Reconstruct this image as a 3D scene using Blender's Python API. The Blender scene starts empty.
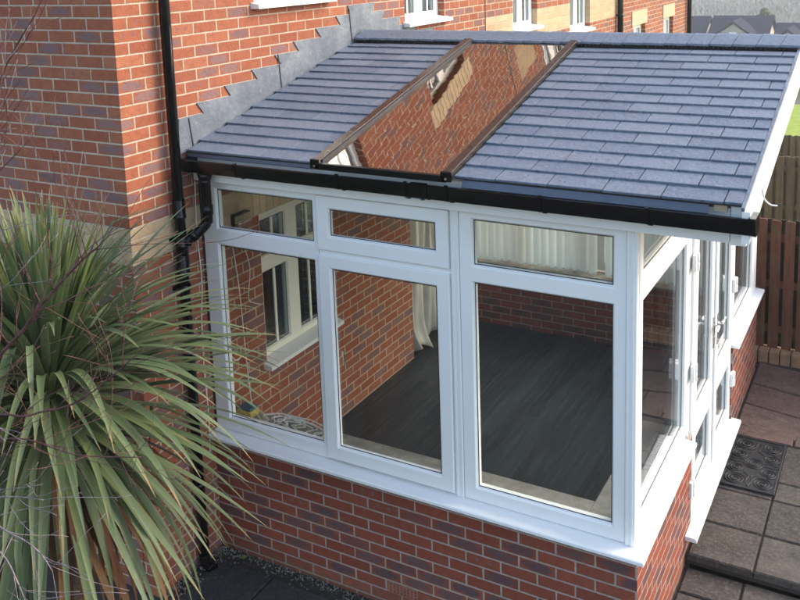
import bpy, bmesh, math, random
from mathutils import Vector, Matrix
random.seed(7)
C = bpy.context.scene.collection
PI = math.pi
# ------------------------------------------------------------------ object helpers
WL = {}                                   # world location of each object's origin
def link(o, parent, loc):
    C.objects.link(o); WL[o.name] = Vector(loc)
    if parent:
        o.parent = parent; o.location = Vector(loc) - WL[parent.name]
    else:
        o.location = loc
    return o
def tag(o, label=None, cat=None, group=None, kind=None):
    if label: o['label'] = label
    if cat: o['category'] = cat
    if group: o['group'] = group
    if kind: o['kind'] = kind
    return o
def thing(name, label, cat, loc, group=None):
    o = bpy.data.objects.new(name, None); o.empty_display_size = .2
    link(o, None, loc)
    return tag(o, label, cat, group)
def obj(name, bm, mat, parent=None, smooth=False, label=None, bevel=0, kind=None):
    vs = bm.verts
    if len(vs) == 0: return None
    xs = [v.co.x for v in vs]; ys = [v.co.y for v in vs]; zs = [v.co.z for v in vs]
    c = Vector(((min(xs)+max(xs))/2, (min(ys)+max(ys))/2, min(zs)))
    for v in vs: v.co -= c
    me = bpy.data.meshes.new(name); bm.to_mesh(me); bm.free()
    for m in (mat if isinstance(mat, (list, tuple)) else [mat]): me.materials.append(m)
    if smooth:
        for p in me.polygons: p.use_smooth = True
    o = bpy.data.objects.new(name, me)
    link(o, parent, c)
    if label: o['label'] = label
    if kind: o['kind'] = kind
    if bevel:
        b = o.modifiers.new('bevel', 'BEVEL'); b.width = bevel; b.segments = 2; b.limit_method = 'ANGLE'
    return o
def split_objs(name, bm, mat, parent=None, **k):
    """one object per separate piece"""
    seen = set(); out = []
    bm.verts.ensure_lookup_table()
    for v in bm.verts:
        if v in seen: continue
        st = [v]; comp = []; seen.add(v)
        while st:
            q = st.pop(); comp.append(q)
            for e in q.link_edges:
                w = e.other_vert(q)
                if w not in seen: seen.add(w); st.append(w)
        cs = set(comp); nb = bmesh.new(); mp = {q: nb.verts.new(q.co) for q in comp}
        for f in {f for q in comp for f in q.link_faces}:
            nf = nb.faces.new([mp[q] for q in f.verts]); nf.smooth = f.smooth
        out.append(obj(name, nb, mat, parent, **k))
    bm.free(); return out
def copy_tree(o, dloc, parent=None, label=None, group=None):
    c = o.copy(); C.objects.link(c)
    if parent is None: c.location = o.location + Vector(dloc)
    else: c.parent = parent
    WL[c.name] = WL[o.name] + Vector(dloc)
    if label: c['label'] = label
    if group: c['group'] = group
    for ch in list(o.children): copy_tree(ch, dloc, c)
    return c
# ------------------------------------------------------------------ mesh helpers
def NB(): return bmesh.new()
def box(bm, x0, x1, y0, y1, z0, z1, mi=0):
    v = [bm.verts.new(p) for p in ((x0,y0,z0),(x1,y0,z0),(x1,y1,z0),(x0,y1,z0),(x0,y0,z1),(x1,y0,z1),(x1,y1,z1),(x0,y1,z1))]
    for f in ((0,3,2,1),(4,5,6,7),(0,1,5,4),(1,2,6,5),(2,3,7,6),(3,0,4,7)):
        fc = bm.faces.new([v[i] for i in f]); fc.material_index = mi
    return v
def boxb(x0, x1, y0, y1, z0, z1):
    bm = NB(); box(bm, x0, x1, y0, y1, z0, z1); return bm
def prism(bm, pts, a, b, axis=0, mi=0):
    """extrude a closed 2D profile between a and b along an axis; profile coords are the two other axes in order"""
    def P(p, t):
        if axis == 0: return (t, p[0], p[1])
        if axis == 1: return (p[0], t, p[1])
        return (p[0], p[1], t)
    A = [bm.verts.new(P(p, a)) for p in pts]; B = [bm.verts.new(P(p, b)) for p in pts]
    n = len(pts)
    for i in range(n):
        f = bm.faces.new((A[i], A[(i+1) % n], B[(i+1) % n], B[i])); f.material_index = mi
    bm.faces.new(A[::-1]).material_index = mi; bm.faces.new(B).material_index = mi
    bmesh.ops.recalc_face_normals(bm, faces=bm.faces[:])
def tube(bm, pts, r, seg=8, cap=True):
    pts = [Vector(p) for p in pts]; n = len(pts)
    rs = r if isinstance(r, (list, tuple)) else [r]*n
    rings = []; prev = None
    for i, p in enumerate(pts):
        t = (pts[min(i+1, n-1)] - pts[max(i-1, 0)])
        if t.length < 1e-9: t = Vector((0,0,1))
        t.normalize()
        if prev is None:
            u = t.orthogonal().normalized()
        else:
            u = (prev - t*prev.dot(t))
            u = u.normalized() if u.length > 1e-6 else t.orthogonal().normalized()
        prev = u; w = t.cross(u)
        rings.append([bm.verts.new(p + (u*math.cos(2*PI*k/seg) + w*math.sin(2*PI*k/seg))*rs[i]) for k in range(seg)])
    for i in range(n-1):
        for k in range(seg):
            f = bm.faces.new((rings[i][k], rings[i][(k+1) % seg], rings[i+1][(k+1) % seg], rings[i+1][k])); f.smooth = True
    if cap:
        bm.faces.new(rings[0][::-1]); bm.faces.new(rings[-1])
def spline(pts, k=6):
    pts = [Vector(p) for p in pts]; out = []
    for i in range(len(pts)-1):
        p0 = pts[max(i-1, 0)]; p1 = pts[i]; p2 = pts[i+1]; p3 = pts[min(i+2, len(pts)-1)]
        for j in range(k):
            t = j/k
            out.append(.5*((2*p1) + (p2-p0)*t + (2*p0-5*p1+4*p2-p3)*t*t + (3*p1-p0-3*p2+p3)*t**3))
    out.append(pts[-1]); return out
# ------------------------------------------------------------------ materials
class NT:
    def __init__(s, name):
        s.m = bpy.data.materials.new(name); s.m.use_nodes = True; s.t = s.m.node_tree; s.t.nodes.clear()
        s.out = s.n('ShaderNodeOutputMaterial')
    def n(s, ty, **k):
        nd = s.t.nodes.new(ty)
        for a, b in k.items(): setattr(nd, a, b)
        return nd
    def l(s, a, b): s.t.links.new(a, b)
    def set(s, sock, v):
        if hasattr(v, 'is_linked') or isinstance(v, bpy.types.NodeSocket): s.l(v, sock)
        else: sock.default_value = v
    def math(s, op, a, b=0., c=0.):
        nd = s.n('ShaderNodeMath', operation=op)
        s.set(nd.inputs[0], a); s.set(nd.inputs[1], b)
        if len(nd.inputs) > 2: s.set(nd.inputs[2], c)
        return nd.outputs[0]
    def mr(s, v, a, b, c=0., d=1., smooth=True):
        nd = s.n('ShaderNodeMapRange'); nd.interpolation_type = 'SMOOTHSTEP' if smooth else 'LINEAR'
        s.set(nd.inputs[0], v)
        for i, q in enumerate((a, b, c, d)): s.set(nd.inputs[i+1], q)
        return nd.outputs[0]
    def mix(s, f, a, b, mode='MIX'):
        nd = s.n('ShaderNodeMix', data_type='RGBA', blend_type=mode)
        s.set(nd.inputs[0], f)
        for i, q in ((6, a), (7, b)):
            if isinstance(q, tuple): q = q if len(q) == 4 else q+(1,)
            s.set(nd.inputs[i], q)
        return nd.outputs[2]
    def fmix(s, f, a, b):
        nd = s.n('ShaderNodeMix', data_type='FLOAT')
        s.set(nd.inputs[0], f); s.set(nd.inputs[2], a); s.set(nd.inputs[3], b); return nd.outputs[0]
    def noise(s, vec, scale, det=3., rough=.5, out=0):
        nd = s.n('ShaderNodeTexNoise'); s.set(nd.inputs['Vector'], vec); nd.inputs['Scale'].default_value = scale
        nd.inputs['Detail'].default_value = det; nd.inputs['Roughness'].default_value = rough
        return nd.outputs[out]
    def ramp(s, f, stops, interp='LINEAR'):
        nd = s.n('ShaderNodeValToRGB'); s.set(nd.inputs[0], f); cr = nd.color_ramp; cr.interpolation = interp
        while len(cr.elements) < len(stops): cr.elements.new(.5)
        for e, (p, c) in zip(cr.elements, stops): e.position = p; e.color = c if len(c) == 4 else c+(1,)
        return nd.outputs[0]
    def comb(s, x, y, z=0.):
        nd = s.n('ShaderNodeCombineXYZ'); s.set(nd.inputs[0], x); s.set(nd.inputs[1], y); s.set(nd.inputs[2], z); return nd.outputs[0]
    def sep(s, v):
        nd = s.n('ShaderNodeSeparateXYZ'); s.l(v, nd.inputs[0]); return nd.outputs
    def white(s, v, out=0):
        nd = s.n('ShaderNodeTexWhiteNoise', noise_dimensions='3D'); s.l(v, nd.inputs['Vector']); return nd.outputs[out]
    def geo(s): return s.n('ShaderNodeNewGeometry').outputs
    def bump(s, h, strength=.5, dist=.01, nrm=None):
        nd = s.n('ShaderNodeBump'); s.l(h, nd.inputs['Height']); nd.inputs['Strength'].default_value = strength; nd.inputs['Distance'].default_value = dist
        if nrm is not None: s.l(nrm, nd.inputs['Normal'])
        return nd.outputs[0]
    def bsdf(s, col, rough=.5, nrm=None, spec=.5, metal=0., **k):
        p = s.n('ShaderNodeBsdfPrincipled'); s.set(p.inputs['Base Color'], col if not isinstance(col, tuple) else (col+(1,) if len(col) == 3 else col))
        s.set(p.inputs['Roughness'], rough); s.set(p.inputs['Specular IOR Level'], spec); s.set(p.inputs['Metallic'], metal)
        if nrm is not None: s.l(nrm, p.inputs['Normal'])
        for a, b in k.items(): s.set(p.inputs[a.replace('_', ' ')], b)
        s.l(p.outputs[0], s.out.inputs[0]); return p

def plain(name, col, rough=.5, var=.12, scale=6., bump=.0, bscale=60., spec=.5, metal=0., dirt=None):
    t = NT(name); g = t.geo(); pos = g[0]
    n1 = t.noise(pos, scale, 5, .6)
    a = tuple(c*(1-var) for c in col); b = tuple(min(1, c*(1+var)) for c in col)
    c = t.ramp(n1, [(.3, a), (.7, b)])
    if dirt:
        n2 = t.noise(pos, 23., 6, .7)
        c = t.mix(t.mr(n2, .55, .75, 0, dirt[1]), c, dirt[0])
    nm = None
    if bump: nm = t.bump(t.noise(pos, bscale, 4, .6), bump, .004)
    r = t.mr(n1, .2, .8, max(rough-.06, 0), rough+.06)
    t.bsdf(c, r, nm, spec, metal); return t.m

def brick_mat(name, ox, oy, oz, mortar=(.50,.41,.31), reds=None, buff=None, dark_rate=.30, dirt_z=None, seed=0., dk=((.155,.100,.105), (.22,.135,.13))):
    """225 x 75 mm stretcher bond, in world space; buff = list of (zmin,zmax,ymin,ymax) bands laid in buff brick"""
    t = NT(name); g = t.geo(); p = t.sep(g[0]); nn = t.sep(g[3])
    face_x = t.math('GREATER_THAN', t.math('ABSOLUTE', nn[0]), .5)
    u = t.fmix(face_x, t.math('ADD', p[0], ox), t.math('ADD', p[1], oy))
    z = t.math('ADD', p[2], oz)
    wob = t.noise(g[0], 9., 3, .6)
    wob2 = t.noise(g[0], 55., 2, .5)
    zz = t.math('DIVIDE', z, .075); row = t.math('FLOOR', zz); fz = t.math('SUBTRACT', zz, row)
    par = t.math('FLOORED_MODULO', row, 2.)
    uu = t.math('ADD', t.math('DIVIDE', u, .225), t.math('MULTIPLY', par, .5))
    col = t.math('FLOOR', uu); fu = t.math('SUBTRACT', uu, col)
    idv = t.comb(t.math('ADD', col, .37), t.math('ADD', row, .21), seed+.13)
    rnd = t.sep(t.white(idv, 1))
    jit = t.math('MULTIPLY', t.math('SUBTRACT', rnd[2], .5), .0025)
    du = t.math('ADD', t.math('MULTIPLY', t.math('MINIMUM', fu, t.math('SUBTRACT', 1., fu)), .225), jit)
    dz = t.math('MULTIPLY', t.math('MINIMUM', fz, t.math('SUBTRACT', 1., fz)), .075)
    d = t.math('MINIMUM', du, dz)
    d = t.math('ADD', d, t.math('MULTIPLY', t.math('SUBTRACT', wob2, .5), .005))
    brick = t.mr(d, .0042, .0062)
    reds = reds or [(0., (.265,.078,.042)), (.35, (.33,.108,.056)), (.7, (.295,.092,.048)), (1., (.37,.138,.074))]
    base = t.ramp(rnd[0], reds)
    fine = t.noise(g[0], 70., 6, .7); med = t.noise(g[0], 16., 4, .65)
    base = t.mix(t.mr(med, .35, .7, 0, .45), base, tuple(v*.8 for v in reds[0][1]))
    base = t.mix(t.mr(fine, .5, .75, 0, .35), base, tuple(v*1.25+.03 for v in reds[-1][1]))
    # kiln marked bricks: a purple-grey patch in the middle of some
    ex = t.math('DIVIDE', t.math('SUBTRACT', fu, .5), .43); ez = t.math('DIVIDE', t.math('SUBTRACT', fz, .5), .40)
    rr = t.math('ADD', t.math('POWER', t.math('ABSOLUTE', ex), 2.6), t.math('POWER', t.math('ABSOLUTE', ez), 2.2))
    rr = t.math('ADD', rr, t.math('MULTIPLY', t.math('SUBTRACT', t.noise(g[0], 21., 5, .7), .5), 3.0))
    blotch = t.mr(rr, .35, 1.25, 1., 0.)
    is_dark = t.mr(rnd[1], 1-dark_rate, 1-dark_rate+.08)
    bcol = t.mix(rnd[2], dk[0], dk[1])
    base = t.mix(t.math('MULTIPLY', t.math('MULTIPLY', blotch, is_dark), .88), base, bcol)
    # two small dark marks on a few others
    two = t.math('ABSOLUTE', t.math('SUBTRACT', t.math('ABSOLUTE', t.math('SUBTRACT', fu, .5)), .17))
    td = t.math('ADD', t.math('POWER', t.math('DIVIDE', two, .075), 2.), t.math('POWER', t.math('DIVIDE', t.math('SUBTRACT', fz, .55), .24), 2.))
    tm = t.math('MULTIPLY', t.mr(td, .5, 1.1, 1., 0.), t.math('MULTIPLY', t.math('GREATER_THAN', rnd[1], .46), t.math('LESS_THAN', rnd[1], .51)))
    base = t.mix(t.math('MULTIPLY', tm, .7), base, (.20,.10,.10))
    if buff:
        bb = t.ramp(rnd[0], [(0., (.42,.30,.18)), (.5, (.54,.40,.25)), (1., (.47,.34,.21))])
        bb = t.mix(t.mr(fine, .45, .75, 0, .4), bb, (.34,.24,.15))
        for (z0, z1, y0, y1) in buff:
            m = t.math('MULTIPLY', t.math('MULTIPLY', t.math('GREATER_THAN', p[2], z0), t.math('LESS_THAN', p[2], z1)),
                       t.math('MULTIPLY', t.math('GREATER_THAN', p[1], y0), t.math('LESS_THAN', p[1], y1)))
            base = t.mix(m, base, bb)
    mc = t.mix(t.mr(wob, .35, .7), mortar, tuple(c*.78 for c in mortar))
    c = t.mix(brick, mc, base)
    big = t.noise(g[0], 1.3, 4, .6)
    c = t.mix(t.mr(big, .4, .75, 0, .16), c, (.20,.10,.08))
    if dirt_z is not None:
        dz_ = t.math('MULTIPLY', t.mr(t.math('ADD', p[2], t.math('MULTIPLY', wob, .12)), dirt_z, dirt_z+.26, 1., 0.), .6)
        c = t.mix(dz_, c, (.12,.075,.05))
    h = t.math('ADD', t.math('MULTIPLY', brick, 1.), t.math('MULTIPLY', fine, .35))
    crease = t.math('MULTIPLY', t.mr(t.math('ABSOLUTE', t.math('SUBTRACT', t.noise(g[0], 13., 2, .5), .5)), 0., .02, 0., 1.), .5)
    h = t.math('ADD', h, crease)
    t.bsdf(c, .88, t.bump(h, .75, .005), .25); return t.m

HB = [(1.5328, 1.7578, -8., 4.45), (2.33, 2.6578, 4.64, 9.6), (4.65, 5.12, 4.85, 5.4)]
M = {}
M['house_brick'] = brick_mat('house_brick', .1075, .6063, -.0328, buff=HB, dark_rate=.33)
M['wall_brick'] = brick_mat('dwarf_wall_brick', .005, -.1075, 0., mortar=(.38,.335,.29), dark_rate=.28, dirt_z=-.72, seed=3., dk=((.075,.052,.060), (.115,.072,.072)),
        reds=[(0., (.20,.046,.026)), (.4, (.27,.068,.038)), (.75, (.23,.055,.032)), (1., (.30,.086,.048))])
def white_mat(name, col=(.80,.80,.79), rough=.28):
    t = NT(name); g = t.geo()
    n1 = t.noise(g[0], 3., 5, .65); n2 = t.noise(g[0], 140., 3, .8); n3 = t.noise(g[0], 14., 6, .75)
    c = t.mix(t.mr(n1, .45, .8, 0, .25), col, (.66,.66,.62))
    c = t.mix(t.mr(n3, .62, .74, 0, .28), c, (.50,.47,.40))
    c = t.mix(t.mr(n2, .74, .80, 0, .5), c, (.30,.29,.27))
    t.bsdf(c, t.mr(n3, .3, .7, rough, rough+.2), None, .5); return t.m
M['upvc'] = white_mat('white_upvc')
M['cream'] = white_mat('cream_painted_frame', (.84,.81,.70), .4)
M['black'] = plain('black_gutter_plastic', (.003,.003,.0035), .16, .2, 9., spec=.32)
M['rubber'] = plain('black_rubber', (.008,.008,.010), .5, .2, 30., .3, 200.)
M['brown_bar'] = plain('brown_aluminium', (.034,.021,.018), .30, .12, 14., metal=.25)
M['gasket'] = plain('dark_gasket', (.02,.02,.022), .6)
M['hinge'] = plain('hinge_white', (.78,.78,.77), .35, .04)
M['chrome'] = plain('polished_chrome', (.75,.75,.76), .14, .05, metal=1.)
M['tray'] = plain('eaves_tray_blue_grey', (.070,.085,.125), .42, .15, 8.)
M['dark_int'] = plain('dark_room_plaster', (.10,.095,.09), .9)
M['ceiling'] = plain('white_ceiling_board', (.72,.71,.68), .7, .04)
M['cable'] = plain('white_cable', (.72,.71,.68), .45, .05)
M['cable_grey'] = plain('grey_cable', (.20,.20,.20), .5, .05)
M['stone'] = plain('buff_stone_lintel', (.46,.37,.255), .9, .16, 18., .5, 60.)
M['terracotta'] = plain('terracotta', (.26,.10,.065), .85, .2, 20., .3)
M['buff_soldier'] = plain('buff_soldier_brick', (.60,.45,.28), .9, .16, 9., .5, 60.)
M['buff_mortar'] = plain('soldier_mortar', (.40,.33,.25), .95)
M['shade_white'] = plain('blind_fabric', (.72,.72,.68), .8, .05)

M['joint'] = plain('dark_joint_soil', (.030,.026,.022), .95, .3, 20., .6, 80.)
def lead_mat():
    t = NT('lead_sheet'); g = t.geo()
    n = t.noise(g[0], 3.2, 7, .72); n2 = t.noise(g[0], 22., 6, .75)
    c = t.ramp(n, [(.25, (.085,.100,.130)), (.48, (.135,.155,.19)), (.62, (.19,.215,.245)), (.78, (.25,.27,.275))])
    c = t.mix(t.mr(n2, .55, .75, 0, .5), c, (.34,.35,.34))
    t.bsdf(c, t.mr(n, .3, .7, .62, .4), t.bump(n, .5, .03), .5, .25); return t.m
M['lead'] = lead_mat()
def slate_mat(name='slate_tile', k=1., far=False):
    t = NT(name); g = t.geo(); rnd = g['Random Per Island']
    n = t.noise(g[0], 38., 6, .72); n2 = t.noise(g[0], 5., 4, .6); pit = t.noise(g[0], 50., 4, .7)
    c = t.ramp(rnd, [(0., (.060*k,.086*k,.130*k)), (.5, (.080*k,.108*k,.152*k)), (1., (.102*k,.130*k,.172*k))])
    c = t.mix(t.mr(n, .4, .75, 0, .5), c, (.20*k,.225*k,.26*k))
    c = t.mix(t.mr(n2, .45, .8, 0, .35), c, (.075*k,.08*k,.10*k))
    c = t.mix(t.mr(pit, .63, .68, 0, .85), c, (.018,.02,.026)); c = t.mix(t.mr(t.noise(g[0], 85., 4, .8), .56, .66, 0, .75), c, (.27,.29,.32))
    h = t.math('SUBTRACT', n, t.mr(pit, .64, .70, 0., .8))
    t.bsdf(c, t.mr(n, .3, .7, .42, .6), None if far else t.bump(h, 1., .006), .5); return t.m
M['slate'] = slate_mat(k=1.2)
M['ridge'] = slate_mat('ridge_tile_material', 1.3)
M['far_slate'] = plain('far_roof_slate', (.022,.027,.042), .9, .15, .6, spec=.08)

def glass_mat(name, f0, tint, rough=0., wave=0., wscale=(6.,6.,6.), gcol=(.97,.98,1)):
    t = NT(name); g = t.geo()
    nrm = None
    if wave:
        mp = t.n('ShaderNodeMapping'); t.l(g[0], mp.inputs[0]); mp.inputs['Scale'].default_value = wscale
        nrm = t.bump(t.noise(mp.outputs[0], 1., 1, .4), 1., wave)
    dot = t.n('ShaderNodeVectorMath', operation='DOT_PRODUCT'); t.l(g[1], dot.inputs[0]); t.l(g[4], dot.inputs[1])
    c = t.math('ABSOLUTE', dot.outputs['Value'])
    f = t.math('ADD', f0, t.math('MULTIPLY', t.math('POWER', t.math('SUBTRACT', 1., t.math('MINIMUM', c, 1.)), 5.), 1-f0))
    tr = t.n('ShaderNodeBsdfTransparent'); tr.inputs[0].default_value = tint+(1,)
    gl = t.n('ShaderNodeBsdfGlossy'); gl.inputs[0].default_value = gcol+(1,); gl.inputs['Roughness'].default_value = rough
    if nrm is not None: t.l(nrm, gl.inputs['Normal'])
    mx = t.n('ShaderNodeMixShader'); t.l(f, mx.inputs[0]); t.l(tr.outputs[0], mx.inputs[1]); t.l(gl.outputs[0], mx.inputs[2])
    t.l(mx.outputs[0], t.out.inputs[0]); return t.m
M['glass'] = glass_mat('window_glass', .045, (.965,.985,.975), 0., .0007, (3.,3.,3.))
M['house_glass'] = glass_mat('house_window_glass', .10, (.80,.86,.86), 0., .0012, (4.,4.,4.))
M['roof_glass'] = glass_mat('bronze_roof_glass', .36, (.30,.25,.23), 0., .00042, (13.,8.,8.), (.84,.77,.73))
# ------------------------------------------------------------------ generic builders
def cells(us, zs, holes):
    us = sorted(set([round(u, 5) for u in us])); zs = sorted(set([round(z, 5) for z in zs]))
    for i in range(len(us)-1):
        for j in range(len(zs)-1):
            cu = (us[i]+us[i+1])/2; cz = (zs[j]+zs[j+1])/2
            if any(h[0] < cu < h[1] and h[2] < cz < h[3] for h in holes): continue
            yield us[i], us[i+1], zs[j], zs[j+1]
def wall(bm, axis, front, back, u0, u1, z0, z1, holes=(), sides=True):
    """wall slab with rectangular openings. axis 'x': the wall plane is x = front and u runs along y; 'y': u runs along x"""
    def P(u, z, d): return (d, u, z) if axis == 'x' else (u, d, z)
    us = [u0, u1] + [h[0] for h in holes] + [h[1] for h in holes]; zs = [z0, z1] + [h[2] for h in holes] + [h[3] for h in holes]
    us = [u for u in us if u0-1e-6 <= u <= u1+1e-6]; zs = [z for z in zs if z0-1e-6 <= z <= z1+1e-6]
    for a, b, c, d in cells(us, zs, holes):
        bm.faces.new([bm.verts.new(P(*q)) for q in ((a,c,front),(b,c,front),(b,d,front),(a,d,front))])
        bm.faces.new([bm.verts.new(P(*q)) for q in ((a,c,back),(b,c,back),(b,d,back),(a,d,back))])
    def ring(a, b, c, d):
        for (p, q) in (((a,c),(b,c)),((b,c),(b,d)),((b,d),(a,d)),((a,d),(a,c))):
            bm.faces.new([bm.verts.new(P(*k)) for k in ((p[0],p[1],front),(q[0],q[1],front),(q[0],q[1],back),(p[0],p[1],back))])
    if sides: ring(u0, u1, z0, z1)
    for h in holes: ring(max(h[0],u0), min(h[1],u1), max(h[2],z0), min(h[3],z1))
    bmesh.ops.remove_doubles(bm, verts=bm.verts[:], dist=1e-5)
    bmesh.ops.recalc_face_normals(bm, faces=bm.faces[:])
def frame(bm, axis, s, front, depth, u0, u1, z0, z1, panes, bead=.014, rim=.004):
    """frame with glazed openings; s = +1 if outward is +axis else -1. Beads slope from the face into each opening."""
    def P(u, z, d):
        q = front - s*d
        return (q, u, z) if axis == 'x' else (u, q, z)
    def quad(pts): bm.faces.new([bm.verts.new(P(*q)) for q in pts])
    holes = panes
    us = [u0+rim, u1-rim]; zs = [z0+rim, z1-rim]
    for h in holes: us += [h[0], h[1]]; zs += [h[2], h[3]]
    for a, b, c, d in cells(us, zs, holes):
        quad(((a,c,0),(b,c,0),(b,d,0),(a,d,0)))
    for a, b, c, d in cells([u0, u1]+us[2:], [z0, z1]+zs[2:], [(h[0]+bead, h[1]-bead, h[2]+bead, h[3]-bead) for h in holes] and [(h[0], h[1], h[2], h[3]) for h in holes]):
        quad(((a,c,depth),(b,c,depth),(b,d,depth),(a,d,depth)))
    def ring(A, da, B, db):
        ca = ((A[0],A[2]),(A[1],A[2]),(A[1],A[3]),(A[0],A[3])); cb = ((B[0],B[2]),(B[1],B[2]),(B[1],B[3]),(B[0],B[3]))
        for i in range(4):
            j = (i+1) % 4
            quad(((ca[i][0],ca[i][1],da),(ca[j][0],ca[j][1],da),(cb[j][0],cb[j][1],db),(cb[i][0],cb[i][1],db)))
    o = (u0, u1, z0, z1); r = (u0+rim, u1-rim, z0+rim, z1-rim)
    ring(o, rim, r, 0); ring(o, rim, o, depth)
    for h in holes:
        i1 = (h[0]+bead*.35, h[1]-bead*.35, h[2]+bead*.35, h[3]-bead*.35)
        i2 = (h[0]+bead, h[1]-bead, h[2]+bead, h[3]-bead)
        ring(h, 0, i1, .004); ring(i1, .004, i2, .020); ring(i2, .020, i2, depth-.016); ring(i2, depth-.016, h, depth)
    bmesh.ops.remove_doubles(bm, verts=bm.verts[:], dist=1e-5)
    bmesh.ops.recalc_face_normals(bm, faces=bm.faces[:])
def gasket(bm, axis, s, front, h, w=.004, d=.0195, b=.014):
    """thin dark seal line round a pane"""
    q = front - s*d; q2 = front - s*(d-.0025)
    a, b_, c, e = h[0]+b, h[1]-b, h[2]+b, h[3]-b
    for r in ((a, b_, c, c+w), (a, b_, e-w, e), (a, a+w, c+w, e-w), (b_-w, b_, c+w, e-w)):
        if axis == 'x': box(bm, min(q,q2), max(q,q2), r[0], r[1], r[2], r[3])
        else: box(bm, r[0], r[1], min(q,q2), max(q,q2), r[2], r[3])
def pane(parent, axis, s, front, h, mat, b=.013, d=.022, th=.020):
    q0, q1 = sorted((front - s*d, front - s*(d+th)))
    r = (h[0]+b, h[1]-b, h[2]+b, h[3]-b)
    bm = boxb(q0, q1, *r) if axis == 'x' else boxb(r[0], r[1], q0, q1, r[2], r[3])
    obj('pane', bm, mat, parent)
def glazed(name, parent, axis, s, front, depth, o, panes, mat=None, gmat=None, bead=.014, gk=True, bar=None):
    bm = NB(); frame(bm, axis, s, front, depth, o[0], o[1], o[2], o[3], panes, bead)
    w = obj(name, bm, mat or M['upvc'], parent)
    if gk:
        bm = NB()
        for h in panes: gasket(bm, axis, s, front, h, b=bead)
        obj('seal', bm, M['gasket'], w)
    for h in panes: pane(w, axis, s, front, h, gmat or M['glass'], b=bead-.001)
    if bar:
        for (a, b, c, d) in bar:
            bm = NB()
            q0, q1 = sorted((front - s*.012, front - s*.021))
            if axis == 'x': box(bm, q0, q1, a, b, c, d)
            else: box(bm, a, b, q0, q1, c, d)
            obj('glazing_bar', bm, mat or M['upvc'], w)
    return w

# ================================================================== HOUSES (the terrace wall is the plane x = 0)
TH = .30
def house_window(parent, y0, y1, z0, z1, lights=2, curtain=True, bar=True, transom=.32, soldier=None, sillz=True, mat=None, rec=.07, room=True):
    mat = mat or M['upvc']
    f = -rec; w = (y1-y0)/lights
    panes = []; bars = []
    for i in range(lights):
        a = y0+i*w+.065; b = y0+(i+1)*w-.065
        if transom:
            zt = z1-(z1-z0)*transom
            panes += [(a, b, zt+.055, z1-.07), (a, b, z0+.07, zt-.055)]
            if bar: bars += [((a+b)/2-.011, (a+b)/2+.011, zt+.07, z1-.085), ((a+b)/2-.011, (a+b)/2+.011, z0+.085, zt-.07)]
        else:
            panes += [(a, b, z0+.07, z1-.07)]
            if bar: bars += [((a+b)/2-.011, (a+b)/2+.011, z0+.085, z1-.085)]
    win = glazed('window', parent, 'x', 1, f, .07, (y0+.002, y1-.002, z0+.002, z1-.002), panes, mat, M['house_glass'], bead=.012, bar=bars)
    if sillz:
        bm = NB(); prism(bm, [(f-.005, z0+.03), (.075, z0+.004), (.075, z0-.026), (f-.005, z0-.026)], y0-.04, y1+.04, axis=1)
        obj('sill', bm, M['upvc'], win)
    bm = NB()                                     # folded curtains just inside
    if curtain:
        for (a, b) in ((y0+.02, y0+.02+(y1-y0)*.24), (y1-.02-(y1-y0)*.24, y1-.02)):
            n = 22; top = z1-.05; pts = []
            for k in range(n+1):
                y = a+(b-a)*k/n; x = f-.14+.028*math.sin(k*1.9)
                pts.append((x, y))
            for k in range(n):
                vs = [bm.verts.new(q) for q in ((pts[k][0], pts[k][1], z0+.02), (pts[k+1][0], pts[k+1][1], z0+.02), (pts[k+1][0], pts[k+1][1], top), (pts[k][0], pts[k][1], top))]
                bm.faces.new(vs)
        bmesh.ops.remove_doubles(bm, verts=bm.verts[:], dist=1e-5)
        c = obj('curtain', bm, M['curtain_white'], win, smooth=True)
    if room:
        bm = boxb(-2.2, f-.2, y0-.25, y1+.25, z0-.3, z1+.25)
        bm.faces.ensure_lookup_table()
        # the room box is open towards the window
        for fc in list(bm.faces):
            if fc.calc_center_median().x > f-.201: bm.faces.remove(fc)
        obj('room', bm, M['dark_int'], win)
    return win
M['curtain_white'] = plain('net_curtain', (.70,.70,.66), .85, .06)

def soldier_course(bm, mb, y0, y1, z0, zt):
    n = max(2, round((y1-y0)/.075)); w = (y1-y0)/n
    for i in range(n): box(bm, .0, .006, y0+i*w+.005, y0+(i+1)*w-.005, z0+.004, zt-.004)
    box(mb, .0, .0025, y0-.004, y1+.004, z0-.002, zt+.002)

# ---- house 1
TG = 'terraced brick houses in one row'
H1 = thing('brick_house', 'red brick house with buff bands that the conservatory is built against', 'house', (-3.5, 2.0, -.69), TG)
W1 = (.61, 1.50, .3833, 1.5328); D1 = (2.83, 3.95, -.5, 1.62); U1 = (.70, 1.60, 3.0328, 4.08); U2 = (2.86, 3.66, 2.7328, 4.03)
bm = NB()
ZT = 7.0
wall(bm, 'x', 0., -TH, -.6013, 4.64, -1.0, ZT, [W1, D1, U1, U2])
obj('wall', bm, M['house_brick'], H1, label='brick wall facing the conservatory')
bm = NB(); wall(bm, 'y', -.6013, -.30, -7.0, -TH, -1.0, ZT, [])
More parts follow.
